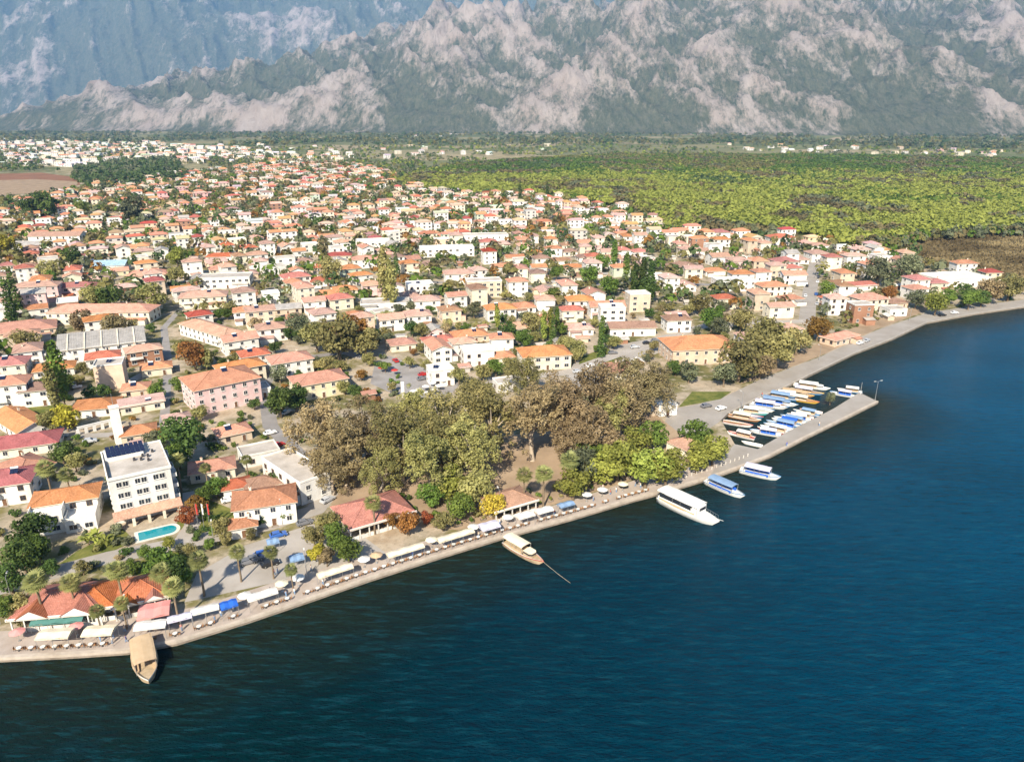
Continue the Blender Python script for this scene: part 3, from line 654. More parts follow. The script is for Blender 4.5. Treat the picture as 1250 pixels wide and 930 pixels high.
# ================================================================== LANDMARK BUILDINGS
def mark(phrase, x, y): MARKS.append((phrase, x, y))
def parts(o, name, mb, mats, label=None, parent=None, smooth=False, loc=(0, 0, 0), rz=0):
    p = ob(name, mb.mesh(name, mats, smooth), parent or o, loc, rz)
    if label: p['label'] = label
    return p
# --- white hotel with solar panels
HA = 32; hx0, hy0 = G(143, 640); ca, sa = math.cos(R(HA)), math.sin(R(HA)); HWD, HDP, HHT = 14.4, 18.5, 12.6
hx, hy = hx0 + ca * HWD / 2 - sa * HDP / 2, hy0 + sa * HWD / 2 + ca * HDP / 2
o = thing('hotel', 'white four-storey hotel with rows of solar panels on its flat roof above the pool', 'hotel', (hx, hy, LZ), R(HA)); mark('the solar-roofed hotel', hx, hy); OCC.append((hx, hy, 13))
mb = wall_body(HWD, HDP, HHT); mb.box((0, 0, HHT - .12), (HWD + .5, HDP + .5, .3), 0); parts(o, 'wall', mb, WALL['white'])
mb = MB(); mb.box((0, 0, HHT + .1), (HWD - .3, HDP - .3, .1), 0)
for s_ in (-1, 1): mb.box((0, s_ * (HDP / 2 + .05), HHT + .28), (HWD + .56, .3, .48), 1); mb.box((s_ * (HWD / 2 + .08), 0, HHT + .277), (.3, HDP - .22, .474), 1)
rf = parts(o, 'roof', mb, [ROOF['concrete'], WALL['white']])
mb = MB(); mb.box((-2.2, 5.4, HHT + .6), (9.2, 6.6, .9), 0); parts(o, 'roof_hut', mb, WALL['white'])
for r_ in range(3):
    mb = MB()
    for c_ in range(8):
        x = -6.3 + c_ * 1.16; mb.face([(x, 2.4 + r_ * 2.1, HHT + 1.2), (x + 1.02, 2.4 + r_ * 2.1, HHT + 1.2), (x + 1.02, 4.0 + r_ * 2.1, HHT + 2.0), (x, 4.0 + r_ * 2.1, HHT + 2.0)], 0); mb.box((x + .5, 4.0 + r_ * 2.1, HHT + 1.5), (.06, .06, 1.0), 1)
    parts(o, 'solar_panel_row', mb, [SOLAR, METAL])
for q in ((2.0, 1.0), (3.2, .2), (1.4, -1.2), (3.0, -2.6), (-.2, -.4), (4.6, 2.8)):
    mb = MB(); mb.box((q[0], q[1], HHT + .45), (.6, .8, .6), 0); mb.cyl((q[0], q[1], HHT + .75), (q[0], q[1], HHT + 1.0), .2, n=8); parts(o, 'roof_vent', mb, DMETAL)
mb = MB(); mb.box((-HWD / 2 + .35, -1, HHT + .45), (.35, 15, .5), 0); parts(o, 'roof_duct', mb, DMETAL)
for s_ in range(1, 4):
    for c_ in range(3):
        for q in (-.75, .75): ob('window', WIN[0], o, (-4.3 + c_ * 4.3 + q, -HDP / 2 - .01, s_ * 3.05 + 1.6))
    for c_ in range(6): ob('window', WIN[0], o, (-HWD / 2 - .01, -7.4 + c_ * 3.0, s_ * 3.05 + 1.6), -math.pi / 2)
    for c_ in range(4):
        mb = MB(); yc = -6.6 + c_ * 4.4; mb.box((HWD / 2 + .7, yc, s_ * 3.05 + .1), (1.4, 3.2, .18)); mb.box((HWD / 2 + 1.36, yc, s_ * 3.05 + .62), (.1, 3.2, .9))
        for q in (-1, 1): mb.box((HWD / 2 + .7, yc + q * 1.56, s_ * 3.05 + .619), (1.24, .08, .896))
        b = parts(o, 'balcony', mb, WALL['white']); ob('window', WIN[3], o, (HWD / 2 + .01, yc, s_ * 3.05 + 1.4), math.pi / 2)
mb = MB()
mb.face([(-HWD / 2 - .6, -HDP / 2 - 3.4, 2.7), (HWD / 2 + 1.2, -HDP / 2 - 3.4, 2.7), (HWD / 2 + 1.2, -HDP / 2 + .0, 3.5), (-HWD / 2 - .6, -HDP / 2 + .0, 3.5)])
mb.face([(-HWD / 2 - .6, -HDP / 2 - 3.4, 2.45), (HWD / 2 + 1.2, -HDP / 2 - 3.4, 2.45), (HWD / 2 + 1.2, -HDP / 2 - 3.4, 2.7), (-HWD / 2 - .6, -HDP / 2 - 3.4, 2.7)])
parts(o, 'porch_roof', mb, ROOF['faded pink'])
for c_ in range(5): mb = MB(); mb.box((-HWD / 2 + .2 + c_ * 3.6, -HDP / 2 - 3.0, 1.2), (.7, .5, 2.5)); parts(o, 'pillar', mb, WALL['cream'])
# --- pool
pxy = G(192, 650); o = thing('swimming_pool', 'bright turquoise swimming pool with pale edge beside the hotel', 'pool', (*pxy, LZ), R(30)); OCC.append((*pxy, 6)); mark('the swimming pool', *pxy)
pts = [(-5.2, -2.1), (3.2, -2.1)] + [(3.4 + 2.1 * math.cos(q), 2.1 * math.sin(q)) for q in np.linspace(-1.4, 1.4, 9)] + [(3.2, 2.1), (-5.2, 2.1)]
mb = MB(); mb.prism([(x * .98, y * 1.36) for x, y in pts], -.1, .10); parts(o, 'pool_edge', mb, worn('pool_coping', (.62, .62, .55), .15))
t = NT('pool_water'); t.base((.0, .23, .28)).rough(.05).spec(.4); t.bump(t.noise(t.coord(), 1.5, 2), .2, .1)
mb = MB(); mb.prism([(x * .82, y) for x, y in pts], .0, .13); parts(o, 'pool_water', mb, t.mat)
# --- house between the trees and the hotel, two terraces
x, y = at(80, 601, 6.5); o, h_, rg = house(x, y, 22, 15, 8.5, 2, 'white', 'orange', 'hip', 3, 'two-storey white villa with orange roof and flat white terraces beside the hotel', fh=2.9, extras=False); mark('the white terraced villa', x, y)
for xx, ww, dd, hh_ in ((-3.6, 7.6, 5.0, 5.4), (4.0, 7.0, 6.2, 3.2)):
    mb = MB(); mb.box((xx, -4.27 - dd / 2, hh_ / 2), (ww, dd, hh_), bottom=False); mb.box((xx, -4.27 - dd + .1, hh_ + .42), (ww + .1, .18, .85)); mb.box((xx - ww / 2 + .1, -4.27 - dd / 2, hh_ + .419), (.18, dd - .3, .846)); mb.box((xx + ww / 2 - .1, -4.27 - dd / 2, hh_ + .419), (.18, dd - .3, .846)); tr_ = parts(o, 'terrace', mb, WALL['white'])
    for q in (-.25, .25):
        for z in ((1.5, 4.2) if hh_ > 4 else (1.5,)): ob('window', WIN[2], o, (xx + q * ww, -4.28 - dd, z))
# --- pink building
x, y = at(268, 457, 10.6); house(x, y, 38, 23, 17, 3, 'pink', 'orange', 'hip', 3, 'three-storey pink apartment building with wide orange roof', 'apartment_building', 'building', fh=3.1); mark('the pink building', x, y)
# --- long white school-like building with corrugated roof
x, y = at(124, 412, 7.6); o, h_, rg = house(x, y, 27, 33, 17, 2, 'white', 'grey', 'shed', 3, 'long white two-storey building with ribbed grey sloping roof', 'school_building', 'building', extras=False); mark('the ribbed-roof building', x, y)
for q in range(5):
    mb = MB(); mb.box((-13 + q * 6.4, 0, h_ + 1.3), (.5, 17.2, .6)); rb = ob('roof_rib', mb.mesh('roof_rib', WALL['cream']), o); rb.rotation_euler = (math.atan(.16), 0, 0); rb.location = (0, 0, -.12)
x, y = at(126, 374, 7.5); house(x, y, 3, 50, 14, 2, 'cream', 'orange', 'hip', 2, 'very long cream building with orange hipped roof behind the ribbed roof', 'school_building', 'building'); mark('the long cream building', x, y)
x, y = at(258, 399, 6); house(x, y, -38, 38, 11, 2, 'white', 'faded pink', 'hip', 2, 'long white building with faded pink roof set end-on to the lake', 'school_building', 'building', fh=2.7); mark('the faded-roof block', x, y)
x, y = at(133, 442, 9.5); house(x, y, 20, 10, 9, 3, 'peach', 'concrete', 'flat', 2, 'tall plain peach block with flat roof and few windows', 'apartment_building', 'building', wins=False); mark('the peach block', x, y)
x, y = at(360, 570, 6); house(x, y, -46, 22, 9, 2, 'white', 'concrete', 'flat', 2, 'long white flat-roofed building beside the brown eucalyptus trees', 'apartment_building', 'building', wins=True); mark('the white flat-roofed block', x, y)
x, y = at(136, 321, 5); house(x, y, 8, 20, 13, 1, 'white', 'pale blue', 'gable', 1, 'low hall with a pale blue metal roof', 'hall', 'building', h=4.5); mark('the pale blue roof', x, y)
x, y = at(853, 415, 8); house(x, y, 8, 29, 18, 2, 'peach', 'orange', 'hip', 3, 'large peach two-storey building with broad orange roof near the shore road', 'apartment_building', 'building', fh=3.3); mark('the big orange roof', x, y)
x, y = at(1165, 337, 5); house(x, y, 12, 36, 20, 1, 'white', 'white', 'flat', 1, 'wide low white building with white flat roof beside the marsh', 'hall', 'building', h=5); mark('the wide white hall', x, y)
x, y = at(664, 425, 7.5); house(x, y, 12, 20, 13, 2, 'cream', 'orange', 'hip', 3, 'two-storey cream house with orange roof and dark end windows left of car park'); mark('the car park house', x, y)
x, y = at(770, 396, 4.5); house(x, y, 5, 22, 10, 1, 'white', 'brown', 'gable', 2, 'long low white house with brown gabled roof facing the car park', h=4.2); mark('the car park bungalow', x, y)
# minaret-like white tower behind the hotel
x, y = G(147, 541); o = thing('water_tower', 'slim white square tower standing behind the solar-roofed hotel', 'tower', (x, y, LZ), R(35)); mb = MB(); mb.box((0, 0, 6.2), (2.6, 2.6, 12.6)); mb.box((0, 0, 12.6), (2.9, 2.9, .3)); parts(o, 'shaft', mb, WALL['white']); mb = MB(); mb.cyl((0, 0, 12.7), (0, 0, 17.0), .06, n=6); parts(o, 'mast', mb, METAL); OCC.append((x, y, 2)); mark('the slim white tower', x, y)
# arcade wall
(x, y), (x2, y2) = G(96, 531), G(145, 519); L = math.hypot(x2 - x, y2 - y); o = thing('garden_wall', 'long white garden wall pierced by arched openings below the slim tower', 'wall', (x, y, LZ), math.atan2(y2 - y, x2 - x)); mb = MB(); mb.box((L / 2, 0, 2.35), (L, .5, .7)); mb.box((L / 2, 0, 2.75), (L + .2, .7, .1))
for q in range(6): mb.box((q * L / 5, 0, 1.0), (.9, .499, 2.0))
parts(o, 'arcade', mb, WALL['white'])
for q in range(4): OCC.append((x + (x2 - x) * q / 3, y + (y2 - y) * q / 3, 2))
# --- restaurants on the front
def restaurant(px, py, ang, w, d, label, roof='rust orange', cross=True, front='white', h=3.6):
    x, y = at(px, py, h + .6); a_ = R(ang); o = thing('restaurant', label, 'restaurant', (x, y, LZ), a_); OCC.append((x, y, .42 * math.hypot(w, d)))
    mb = MB(); mb.box((0, d * .2, h / 2), (w, d * .6, h), bottom=False); parts(o, 'wall', mb, WALL['cream'])
    mb, rg = roof_body('hip', w, d, h, .42, .5); rf = parts(o, 'roof', mb, [ROOF[roof], WALL['cream']])
    if cross:
        for s_ in (-1, 1):
            g = MB(); gw = w * .17; yy = -d / 2 - .9
            for q in (-1, 1): g.face([(s_ * w * .25 + q * (gw + .3), yy, h - .1), (s_ * w * .25, yy, h + gw * .62), (s_ * w * .25, d * .08, h + gw * .62), (s_ * w * .25 + q * (gw + .3), d * .08, h - .1)], 0)
            g.face([(s_ * w * .25 - gw, yy + .15, h - .05), (s_ * w * .25 + gw, yy + .15, h - .05), (s_ * w * .25, yy + .15, h + gw * .58)], 1)
            p = parts(o, 'roof_gable', g, [ROOF[roof], WALL['white']], parent=rf)
    mb = MB(); mb.box((0, -d / 2 - .3, h - .25), (w + 1.4, .3, .5)); parts(o, 'fascia', mb, WALL[front])
    n = max(4, int(w / 2.2))
    for q in range(n + 1): mb = MB(); mb.box((-w / 2 + w * q / n, -d / 2 + .1, h / 2 - .1), (.25, .25, h - .1)); parts(o, 'post', mb, FRAME)
    for q in range(n): mb = MB(); mb.box((-w / 2 + w * (q + .5) / n, -d / 2 + .12, .5), (w / n - .5, .08, 1.0)); parts(o, 'railing', mb, FRAMEB if roof == 'red' else FRAME)
    return x, y
mark('the corner restaurant', *restaurant(80, 727, 8, 17, 11, 'lakeside restaurant pavilion with two orange gables near the left end of the quay'))
mark('the small restaurant', *restaurant(117, 722, 14, 9, 10, 'small orange-roofed pavilion joined close beside the twin-gabled restaurant', cross=False))
mark('the tiled pavilion', *restaurant(172, 714, 24, 10, 10, 'orange tiled pavilion between palms beside the pink awning', cross=True))
mark('the shore restaurant', *restaurant(455, 618, 32, 17, 13, 'broad orange-roofed restaurant with white glazed front below the eucalyptus grove', cross=False))
x, y = restaurant(620, 605, 30, 12, 9, 'low reddish-pink roofed cafe half hidden beneath the park trees', 'faded pink', False); mark('the pink-roofed cafe', x, y)
x, y = restaurant(843, 540, 35, 8, 12, 'narrow terracotta-roofed kiosk between the lime green park trees', 'faded pink', False); mark('the terracotta kiosk', x, y)
x, y = at(811, 494, 3); house(x, y, 15, 7, 6, 1, 'white', 'white', 'flat', 2, 'small plain white kiosk at the edge of the shore road', 'kiosk', 'kiosk'); mark('the white kiosk', x, y)
x, y = at(1025, 409, 3.4); house(x, y, 32, 17, 8, 1, 'peach', 'orange', 'hip', 2, 'low orange-roofed shed on the shore road', 'shed', 'shed'); mark('the shore shed', x, y)
x, y = at(957, 317, 6.5); house(x, y, 14, 15, 13, 2, 'white', 'red', 'hip', 2, 'white villa with bright red roof near the forest edge', 'house', 'house'); mark('the red-roofed villa', x, y)

# --- hand-placed houses: px, py of the roof's middle, angle, width, depth, storeys, wall, roof, shape
HL = [(23, 397, 30, 30, 17, 1, 'peach', 'orange', 'hip'), (117, 489, 15, 14, 10, 1, 'white', 'orange', 'hip'), (8, 438, 20, 14, 11, 2, 'cream', 'red', 'hip'), (10, 461, 20, 12, 10, 3, 'white', 'orange', 'hip'),
      (45, 468, 18, 10, 9, 2, 'white', 'brown', 'hip'), (24, 508, -38, 23, 10, 1, 'white', 'orange', 'gable'), (27, 533, 22, 20, 11, 1, 'cream', 'dark red', 'hip'), (28, 562, -30, 13, 10, 1, 'white', 'orange', 'hip'), (6, 577, 20, 13, 11, 2, 'white', 'dark red', 'hip'),
      (258, 563, 22, 12, 8, 1, 'cream', 'orange', 'hip'), (287, 585, 25, 7, 6, 1, 'white', 'red', 'hip'), (322, 601, 18, 15, 10, 2, 'white', 'orange', 'hip'), (296, 632, 20, 6, 5, 1, 'white', 'orange', 'hip'), (318, 583, 30, 9, 7, 1, 'beige', 'brown', 'hip'),
      (292, 442, 36, 17, 10, 2, 'cream', 'orange', 'hip'), (309, 427, 30, 11, 9, 2, 'white', 'red', 'hip'), (248, 357, 15, 24, 12, 2, 'cream', 'faded pink', 'hip'), (182, 331, 10, 24, 13, 1, 'cream', 'orange', 'hip'), (92, 346, 16, 21, 10, 2, 'pink', 'red', 'hip'), (45, 345, 16, 22, 10, 3, 'pink', 'faded pink', 'hip'),
      (275, 335, 10, 30, 14, 2, 'white', 'concrete', 'flat'), (165, 468, 20, 9, 8, 1, 'peach', 'orange', 'hip'), (190, 443, 25, 11, 8, 1, 'cream', 'orange', 'hip'), (172, 486, 30, 14, 6, 1, 'cream', 'faded pink', 'shed'), (168, 520, 25, 10, 8, 1, 'beige', 'orange', 'hip'),
      (388, 457, 30, 19, 12, 2, 'pale yellow', 'orange', 'hip'), (353, 433, 30, 16, 11, 2, 'white', 'orange', 'hip'), (312, 470, 30, 9, 8, 1, 'white', 'concrete', 'flat'), (537, 446, 22, 9, 8, 2, 'white', 'white', 'flat'), (582, 423, 15, 13, 9, 2, 'white', 'white', 'flat'), (490, 414, 20, 11, 9, 1, 'cream', 'orange', 'hip'),
      (535, 411, 20, 14, 9, 1, 'cream', 'red', 'hip'), (573, 404, 18, 16, 10, 1, 'peach', 'orange', 'hip'), (476, 384, 22, 12, 9, 2, 'white', 'faded pink', 'gable'), (470, 366, 8, 26, 13, 1, 'white', 'concrete', 'flat'), (395, 339, 18, 16, 11, 1, 'white', 'red', 'hip'), (360, 334, 30, 16, 11, 2, 'white', 'red', 'hip'),
      (413, 309, 12, 18, 10, 1, 'cream', 'dark red', 'hip'), (447, 313, 14, 19, 10, 2, 'white', 'orange', 'hip'), (512, 344, 16, 15, 11, 2, 'white', 'white', 'flat'), (740, 369, 6, 18, 10, 2, 'white', 'orange', 'gable'), (708, 362, 6, 14, 10, 2, 'white', 'orange', 'hip'), (665, 361, 6, 10, 9, 2, 'white', 'faded pink', 'hip'),
      (707, 396, 10, 12, 9, 1, 'white', 'faded pink', 'hip'), (826, 385, 8, 12, 9, 2, 'white', 'brown', 'hip'), (896, 339, 5, 24, 10, 2, 'white', 'white', 'flat'), (953, 287, 8, 20, 12, 2, 'white', 'red', 'hip'), (997, 306, 10, 13, 11, 2, 'white', 'faded pink', 'hip'), (1016, 361, 14, 11, 9, 1, 'white', 'red', 'hip'),
      (1061, 360, 18, 16, 12, 2, 'cream', 'orange', 'hip'), (1092, 365, 18, 11, 9, 1, 'peach', 'brown', 'hip'), (1050, 345, 12, 19, 7, 1, 'white', 'red', 'shed'), (942, 345, 12, 16, 10, 2, 'cream', 'orange', 'hip'), (832, 322, 8, 20, 13, 1, 'beige', 'brown', 'hip'), (876, 281, 8, 18, 11, 2, 'white', 'red', 'hip'),
      (618, 462, 18, 9, 7, 1, 'white', 'concrete', 'flat'), (560, 330, 12, 18, 10, 2, 'white', 'faded pink', 'hip'), (545, 300, 10, 40, 12, 2, 'white', 'white', 'flat'), (590, 285, 8, 40, 12, 2, 'white', 'concrete', 'flat'), (455, 292, 10, 26, 14, 2, 'white', 'white', 'flat'), (270, 310, 10, 20, 10, 1, 'white', 'red', 'hip'),
      (155, 300, 8, 24, 10, 1, 'peach', 'orange', 'hip'), (70, 285, 5, 40, 14, 2, 'white', 'faded pink', 'gable'), (40, 296, 5, 36, 12, 1, 'white', 'grey', 'gable'), (590, 340, 10, 20, 10, 3, 'beige', 'concrete', 'flat'), (610, 372, 14, 15, 10, 2, 'white', 'orange', 'hip'), (630, 395, 16, 12, 9, 1, 'cream', 'faded pink', 'hip'), (420, 350, 20, 14, 10, 1, 'cream', 'orange', 'hip'), (610, 430, 16, 11, 8, 1, 'cream', 'orange', 'hip'),
      (315, 545, 30, 11, 8, 1, 'white', 'concrete', 'flat'), (283, 520, 34, 10, 8, 1, 'beige', 'orange', 'hip'), (215, 505, 30, 8, 7, 1, 'cream', 'faded pink', 'hip'), (330, 395, 25, 13, 10, 2, 'white', 'faded pink', 'hip'), (350, 372, 20, 14, 9, 1, 'beige', 'grey', 'gable'), (300, 375, 20, 12, 9, 2, 'white', 'orange', 'hip')]
for px, py, ang, w, d, st, wl, rf_, rk in HL:
    x, y = at(px, py, st * 3 + 1.3)
    house(x, y, ang, w, d, st, wl, rf_, rk, 3 if py > 430 else 2 if py > 330 else 1)

# ================================================================== TREES PLACED BY HAND
x, y = G(650, 562); tree('eucalyptus_tree', x, y, 26, 'khaki brown', 9.5, 'tallest pale-trunked eucalyptus tree standing forward of the grove at its centre', pick=5)
x, y = G(692, 545); tree('eucalyptus_tree', x, y, 20, 'khaki brown', 7, 'open-crowned eucalyptus tree beside the tallest one, before the grove', pick=4)
for px, py, r_, hue in [(465, 570, 28, 'olive'), (535, 540, 36, 'olive'), (700, 535, 26, 'khaki brown'), (575, 490, 32, 'olive'), (388, 520, 38, 'khaki brown'), (418, 545, 36, 'khaki brown'), (405, 570, 26, 'khaki brown'), (448, 520, 34, 'khaki brown'), (487, 535, 42, 'olive'), (520, 560, 38, 'olive'), (545, 515, 40, 'olive'), (575, 545, 38, 'olive'), (597, 505, 40, 'olive'), (505, 500, 30, 'olive'),
                        (690, 500, 40, 'khaki brown'), (722, 520, 34, 'khaki brown'), (725, 475, 40, 'khaki brown'), (760, 490, 36, 'khaki brown'), (775, 465, 34, 'khaki brown'), (745, 505, 30, 'olive'), (800, 470, 28, 'khaki brown'), (640, 455, 24, 'olive')]:
    tree_px('eucalyptus_tree', px, py, r_ * 1.02, hue)
for px, py, r_, hue in [(905, 432, 27, 'olive'), (925, 415, 26, 'olive'), (950, 420, 24, 'olive'), (885, 452, 16, 'grey green'), (930, 440, 18, 'khaki brown'), (755, 553, 30, 'lime green'), (735, 565, 24, 'lime green'), (790, 560, 30, 'lime green'), (815, 562, 26, 'lime green'), (800, 525, 20, 'green'), (852, 525, 22, 'green'), (872, 545, 20, 'lime green'), (852, 553, 20, 'lime green'), (722, 548, 22, 'green'), (700, 585, 22, 'lime green'), (715, 560, 26, 'grey green'), (775, 535, 22, 'lime green'),
                        (550, 585, 24, 'lime green'), (578, 592, 26, 'olive'), (560, 615, 20, 'green'), (602, 612, 18, 'yellow'), (525, 600, 18, 'green'), (498, 634, 17, 'rust brown'), (478, 632, 12, 'rust brown'), (540, 632, 14, 'olive'), (520, 630, 9, 'red'),
                        (222, 527, 27, 'dark green'), (216, 552, 16, 'green'), (412, 402, 30, 'olive'), (432, 398, 24, 'rust brown'), (385, 405, 20, 'olive'), (365, 392, 16, 'grey green'), (445, 412, 20, 'olive'), (340, 485, 20, 'dark green'), (360, 480, 18, 'dark green'), (235, 428, 18, 'rust brown'), (250, 433, 14, 'olive'), (222, 422, 12, 'olive'),
                        (35, 640, 22, 'dark green'), (25, 672, 20, 'dark green'), (45, 665, 18, 'green'), (10, 700, 18, 'dark green'), (8, 735, 16, 'green'), (25, 735, 14, 'olive'), (195, 680, 18, 'green'), (212, 690, 16, 'dark green'), (185, 705, 12, 'olive'), (382, 650, 15, 'olive'), (388, 672, 14, 'yellow'), (408, 650, 18, 'green'), (425, 665, 18, 'green'), (400, 632, 16, 'olive'), (398, 676, 13, 'khaki brown'),
                        (228, 626, 13, 'red'), (240, 612, 12, 'rust brown'), (268, 640, 13, 'olive'), (262, 590, 14, 'green'), (248, 600, 12, 'green'), (335, 612, 9, 'green'), (316, 632, 9, 'dark green'), (350, 625, 9, 'green'), (334, 580, 11, 'dark green'), (78, 505, 16, 'yellow'), (60, 510, 13, 'olive'), (75, 550, 14, 'dark green'), (90, 560, 12, 'olive'), (190, 475, 10, 'green'), (143, 395, 18, 'khaki brown'), (97, 388, 14, 'khaki brown'), (30, 410, 15, 'olive'), (50, 738, 10, 'green'), (22, 752, 10, 'olive'), (60, 690, 10, 'dark green'), (100, 690, 9, 'olive'), (160, 690, 10, 'green'), (175, 672, 9, 'green'), (225, 700, 10, 'green'), (232, 668, 9, 'olive'), (205, 660, 8, 'lime green'), (140, 735, 9, 'green'), (275, 655, 9, 'olive'), (255, 662, 8, 'green'), (305, 650, 8, 'olive'), (450, 436, 9, 'olive'), (470, 445, 8, 'green'), (500, 440, 8, 'olive'), (520, 445, 7, 'olive'), (560, 455, 12, 'olive'), (590, 450, 13, 'olive'), (605, 445, 12, 'green'), (478, 470, 7, 'olive'), (580, 470, 12, 'olive'), (440, 455, 8, 'rust brown'), (420, 470, 10, 'olive'),
                        (130, 357, 15, 'dark green'), (112, 358, 14, 'olive'), (185, 358, 18, 'olive'), (215, 310, 12, 'lime green'), (213, 332, 11, 'olive'), (402, 325, 16, 'olive'), (550, 345, 9, 'olive'), (503, 398, 11, 'dark green'), (690, 415, 12, 'olive'), (706, 422, 13, 'olive'), (842, 450, 14, 'grey green'), (825, 448, 9, 'dark green'), (870, 385, 16, 'green'), (855, 365, 15, 'olive'), (905, 385, 16, 'olive'),
                        (940, 400, 22, 'olive'), (975, 410, 18, 'olive'), (1000, 395, 16, 'rust brown'), (880, 395, 14, 'grey green'), (1075, 325, 18, 'grey green'), (1110, 320, 16, 'grey green'), (1010, 350, 10, 'green'), (1145, 365, 14, 'lime green'), (1180, 352, 10, 'dark green'), (1235, 345, 15, 'olive'), (1210, 350, 14, 'khaki brown'), (1085, 355, 10, 'rust brown'), (1120, 360, 12, 'grey green'), (1160, 358, 9, 'green'), (1185, 362, 11, 'green'), (1200, 360, 10, 'dark green'),
                        (640, 410, 12, 'green'), (650, 390, 14, 'olive'), (620, 400, 12, 'dark green'), (720, 330, 14, 'green'), (745, 345, 14, 'green'), (735, 318, 12, 'green'), (790, 350, 16, 'dark green'), (680, 330, 10, 'green'), (100, 250, 9, 'lime green'), (160, 250, 16, 'grey green'), (55, 245, 14, 'dark green'), (35, 247, 12, 'dark green'), (5, 295, 14, 'yellow'), (60, 325, 12, 'olive'), (90, 310, 12, 'dark green'), (1013, 477, 7, 'grey green')]:
    if (px, py) == (1013, 477):
        x, y = G(1013, 494); tree('broadleaf_tree', x, y, 5.5, hue, 1.9, 'small grey-green tree growing at the inner edge of the pier', z=LZ)
    else: tree_px('broadleaf_tree', px, py, r_, hue)
for px, py, r_, hue in [(70, 452, 9, 'green'), (62, 470, 7, 'olive'), (468, 332, 9, 'olive'), (478, 340, 8, 'olive'), (775, 340, 6, 'dark green'), (785, 335, 6, 'dark green'), (795, 340, 6, 'dark green'), (735, 400, 4.5, 'green'), (664, 395, 5, 'lime green'), (672, 392, 5, 'lime green'), (680, 388, 4, 'green'), (607, 385, 4, 'lime green'), (750, 310, 5, 'green'), (765, 325, 5, 'green')]:
    tree_px('poplar_tree', px, py, r_, hue)
for px, py, r_ in [(675, 398, 4.5), (734, 413, 5), (483, 318, 4), (8, 362, 6), (15, 350, 6), (635, 232, 3), (668, 230, 2.5)]: tree_px('cypress_tree', px, py, r_, 'dark green')
for px, py, r_ in [(42, 708, 14), (85, 710, 12), (142, 694, 14), (195, 697, 13), (210, 715, 13), (242, 682, 13), (289, 672, 11), (330, 672, 10), (55, 570, 12), (80, 578, 10), (640, 578, 12), (664, 577, 13), (695, 560, 14), (118, 745, 9), (215, 560, 11), (300, 560, 8), (355, 694, 9), (148, 735, 9), (250, 570, 8), (455, 612, 12)]:
    tree_px('palm_tree', px, py, r_ * .95, 'palm')
for px, py in [(118, 652), (130, 657), (108, 655)]:
    x, y = G(px, py + 10); tree('banana_plant', x, y, 4, 'lime green')

# ================================================================== BOATS
def hull_mesh(L, B, fb, hm, dm, keel=.7, full=.42):
    NS = 15; ring_ = []
    for i in range(NS):
        t_ = i / (NS - 1); b = B / 2 * (1 - max(0, (t_ - full) / (1 - full)) ** 2.1) * (.80 + .20 * min(1, t_ / .25)); b = max(b, .03); zs = fb * (1 + .55 * max(0, t_ - .35) ** 2 * 2.2 + .08 * (1 - t_)); x = -L / 2 + L * t_; kx = x - (0.10 * L * max(0, t_ - .8) / .2)
        ring_.append([(x, b, zs), (x - .01, b * .99, zs * .82), (kx, b * .80, 0.0), (kx, b * .35, -keel * .8), (kx, 0, -keel), (kx, -b * .35, -keel * .8), (kx, -b * .80, 0.0), (x - .01, -b * .99, zs * .82), (x, -b, zs)])
    mb = MB(); base = []
    for r_ in ring_: base.append(len(mb.v)); mb.v += r_
    for i in range(NS - 1):
        for j in range(8):
            a_, b_ = base[i] + j, base[i + 1] + j; mb.f.append((a_, b_, b_ + 1, a_ + 1)); mb.m.append(1 if j in (0, 7) else 0)
    mb.f.append(tuple(base[0] + j for j in range(9))); mb.m.append(0)
    dk = MB(); dz = -.28
    for i in range(NS - 1):
        p, q = ring_[i], ring_[i + 1]; dk.face([(p[8][0], p[8][1] * .96, p[8][2] + dz), (q[8][0], q[8][1] * .96, q[8][2] + dz), (q[0][0], q[0][1] * .96, q[0][2] + dz), (p[0][0], p[0][1] * .96, p[0][2] + dz)])
        for k in (0, 8):                      # gunwale cap
            g = [(p[k][0], p[k][1] * 1.03, p[k][2] + .03), (q[k][0], q[k][1] * 1.03, q[k][2] + .03), (q[k][0], q[k][1] * .90, q[k][2] + .03), (p[k][0], p[k][1] * .90, p[k][2] + .03)]; dk.face(g if k == 8 else g[::-1], 1)
    return mb, dk
